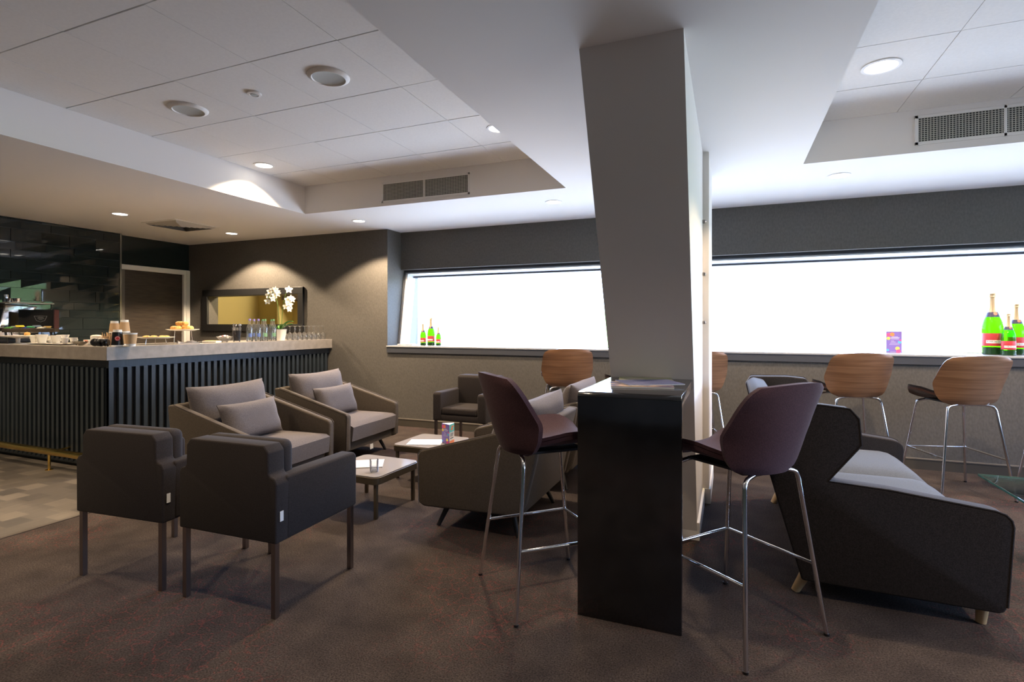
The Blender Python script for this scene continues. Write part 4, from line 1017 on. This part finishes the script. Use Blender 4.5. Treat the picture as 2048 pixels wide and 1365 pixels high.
fl = [(-.245, -.01, .46), (-.235, 0, .53), (-.20, -.02, .575), (-.15, .0, .59), (-.10, .0, .60), (-.10, -.02, .53), (-.07, 0, .575), (-.13, -.03, .49), (-.05, .0, .55),
      (.16, 0, .60), (.14, -.01, .48), (.20, 0, .50), (.23, 0, .485), (.16, -.02, .44), (.18, 0, .42), (.10, 0, .40), (.17, .0, .37)]
cr, sr = math.cos(math.radians(42)), math.sin(math.radians(42))
for k, p in enumerate(fl):
    flower(t, (p[0]*.62, p[1], p[2]*1.06), .042 if k != 9 else .05, math.radians(25+(k*37) % 30))
t.rotation_euler = (0, 0, math.radians(28))
# upside-down wine glasses
wg0 = thing('wine_glass', 'x', 'wine glass', (0, 0, ZB), 0, 'upturned wine glasses on the bar end')
b = B(); b.lathe([(.030, 0), (.036, .03), (.038, .05), (.030, .078), (.010, .095), (.004, .102), (.0035, .165), (.008, .174), (.036, .180), (.036, .182), (0, .182)], GLASS, n=20, cap=False); b.obj('glass', wg0)
gch = wg0.children[0]; C.objects.unlink(gch); C.objects.unlink(wg0)
GL = []
def ypx(px, X):      # depth along the room of the point at distance X left that lies in column px of the photograph
    t = math.atan(434/1068.); q = (px-1024)/1068.
    dx, dy = -math.sin(t)+math.cos(t)*q, math.cos(t)+math.sin(t)*q
    return X*dy/dx
for j in range(3):
    X = -5.095-.088*j
    for k in range(9):
        y = 5.24+.083*k
        if y < YB-.06: GL.append((X, y, k, j))
for (x, y, k, j) in GL:
    r = wg0.copy(); C.objects.link(r); r.location = (x, y, ZB); r['label'] = 'upturned wine glass on the bar end, in the block against the back wall'
    c = gch.copy(); C.objects.link(c); c.parent = r
bpy.data.objects.remove(gch); bpy.data.objects.remove(wg0)

# ------------------------------------------------------------ world and light
w = bpy.data.worlds.new('World'); bpy.context.scene.world = w; w.use_nodes = True; nt_ = w.node_tree; nt_.nodes.clear()
out = nt_.nodes.new('ShaderNodeOutputWorld'); bg = nt_.nodes.new('ShaderNodeBackground'); tc = nt_.nodes.new('ShaderNodeTexCoord'); sx = nt_.nodes.new('ShaderNodeSeparateXYZ')
nt_.links.new(tc.outputs['Generated'], sx.inputs[0])
rp = nt_.nodes.new('ShaderNodeValToRGB'); mr = nt_.nodes.new('ShaderNodeMapRange'); mr.inputs['From Min'].default_value = -1; mr.inputs['From Max'].default_value = 1
nt_.links.new(sx.outputs['Z'], mr.inputs['Value']); nt_.links.new(mr.outputs[0], rp.inputs[0])
els = rp.color_ramp.elements
els[0].position = 0; els[0].color = (.42, .50, .62, 1); els[1].position = 1; els[1].color = (.40, .68, 1.40, 1)
for p, c in [(.40, (.44, .52, .66, 1)), (.46, (.46, .56, .66, 1)), (.475, (.20, .34, .17, 1)), (.512, (.18, .32, .16, 1)), (.522, (.66, .86, 1.25, 1)), (.7, (.48, .75, 1.35, 1))]:
    e = els.new(p); e.color = c
nt_.links.new(rp.outputs[0], bg.inputs[0]); bg.inputs[1].default_value = 14.5
nt_.links.new(bg.outputs[0], out.inputs[0])
# sky portal outside the long window
l = bpy.data.lights.new('window_portal', 'AREA'); l.shape = 'RECTANGLE'; l.size = XR-PX; l.size_y = 1.15
l.cycles.is_portal = True
o = bpy.data.objects.new('window_portal', l); C.objects.link(o); o.location = ((XR+PX)/2, 6.50, 1.53); o.rotation_euler = (math.radians(-90), 0, 0)
l = bpy.data.lights.new('window_portal', 'AREA'); l.shape = 'RECTANGLE'; l.size = 5; l.size_y = 1.55; l.cycles.is_portal = True
o = bpy.data.objects.new('window_portal', l); C.objects.link(o); o.location = (XR+.15, 3.1, 1.675); o.rotation_euler = (PI/2, 0, PI/2)
# lamp inside the hatch room
l = bpy.data.lights.new('kitchen_lamp', 'POINT'); l.energy = 75; l.color = (1, .86, .58); l.shadow_soft_size = .15
o = bpy.data.objects.new('kitchen_lamp', l); C.objects.link(o); o.location = (-6.0, YB+.75, 2.15)

# ------------------------------------------------------------ camera
cam = bpy.data.cameras.new('camera'); co = bpy.data.objects.new('camera', cam); C.objects.link(co)
cam.sensor_width = 36; cam.lens = 1068/2048*36; cam.shift_y = -31.5/2048
co.location = (0, 0, 1.3); co.rotation_euler = (PI/2, 0, math.atan(434/1068))
cam.clip_start = .05
sc = bpy.context.scene; sc.camera = co
sc.cycles.transparent_max_bounces = 48
sc.view_settings.view_transform = 'Standard'; sc.view_settings.look = 'None'; sc.view_settings.gamma = 1; sc.view_settings.exposure = .42
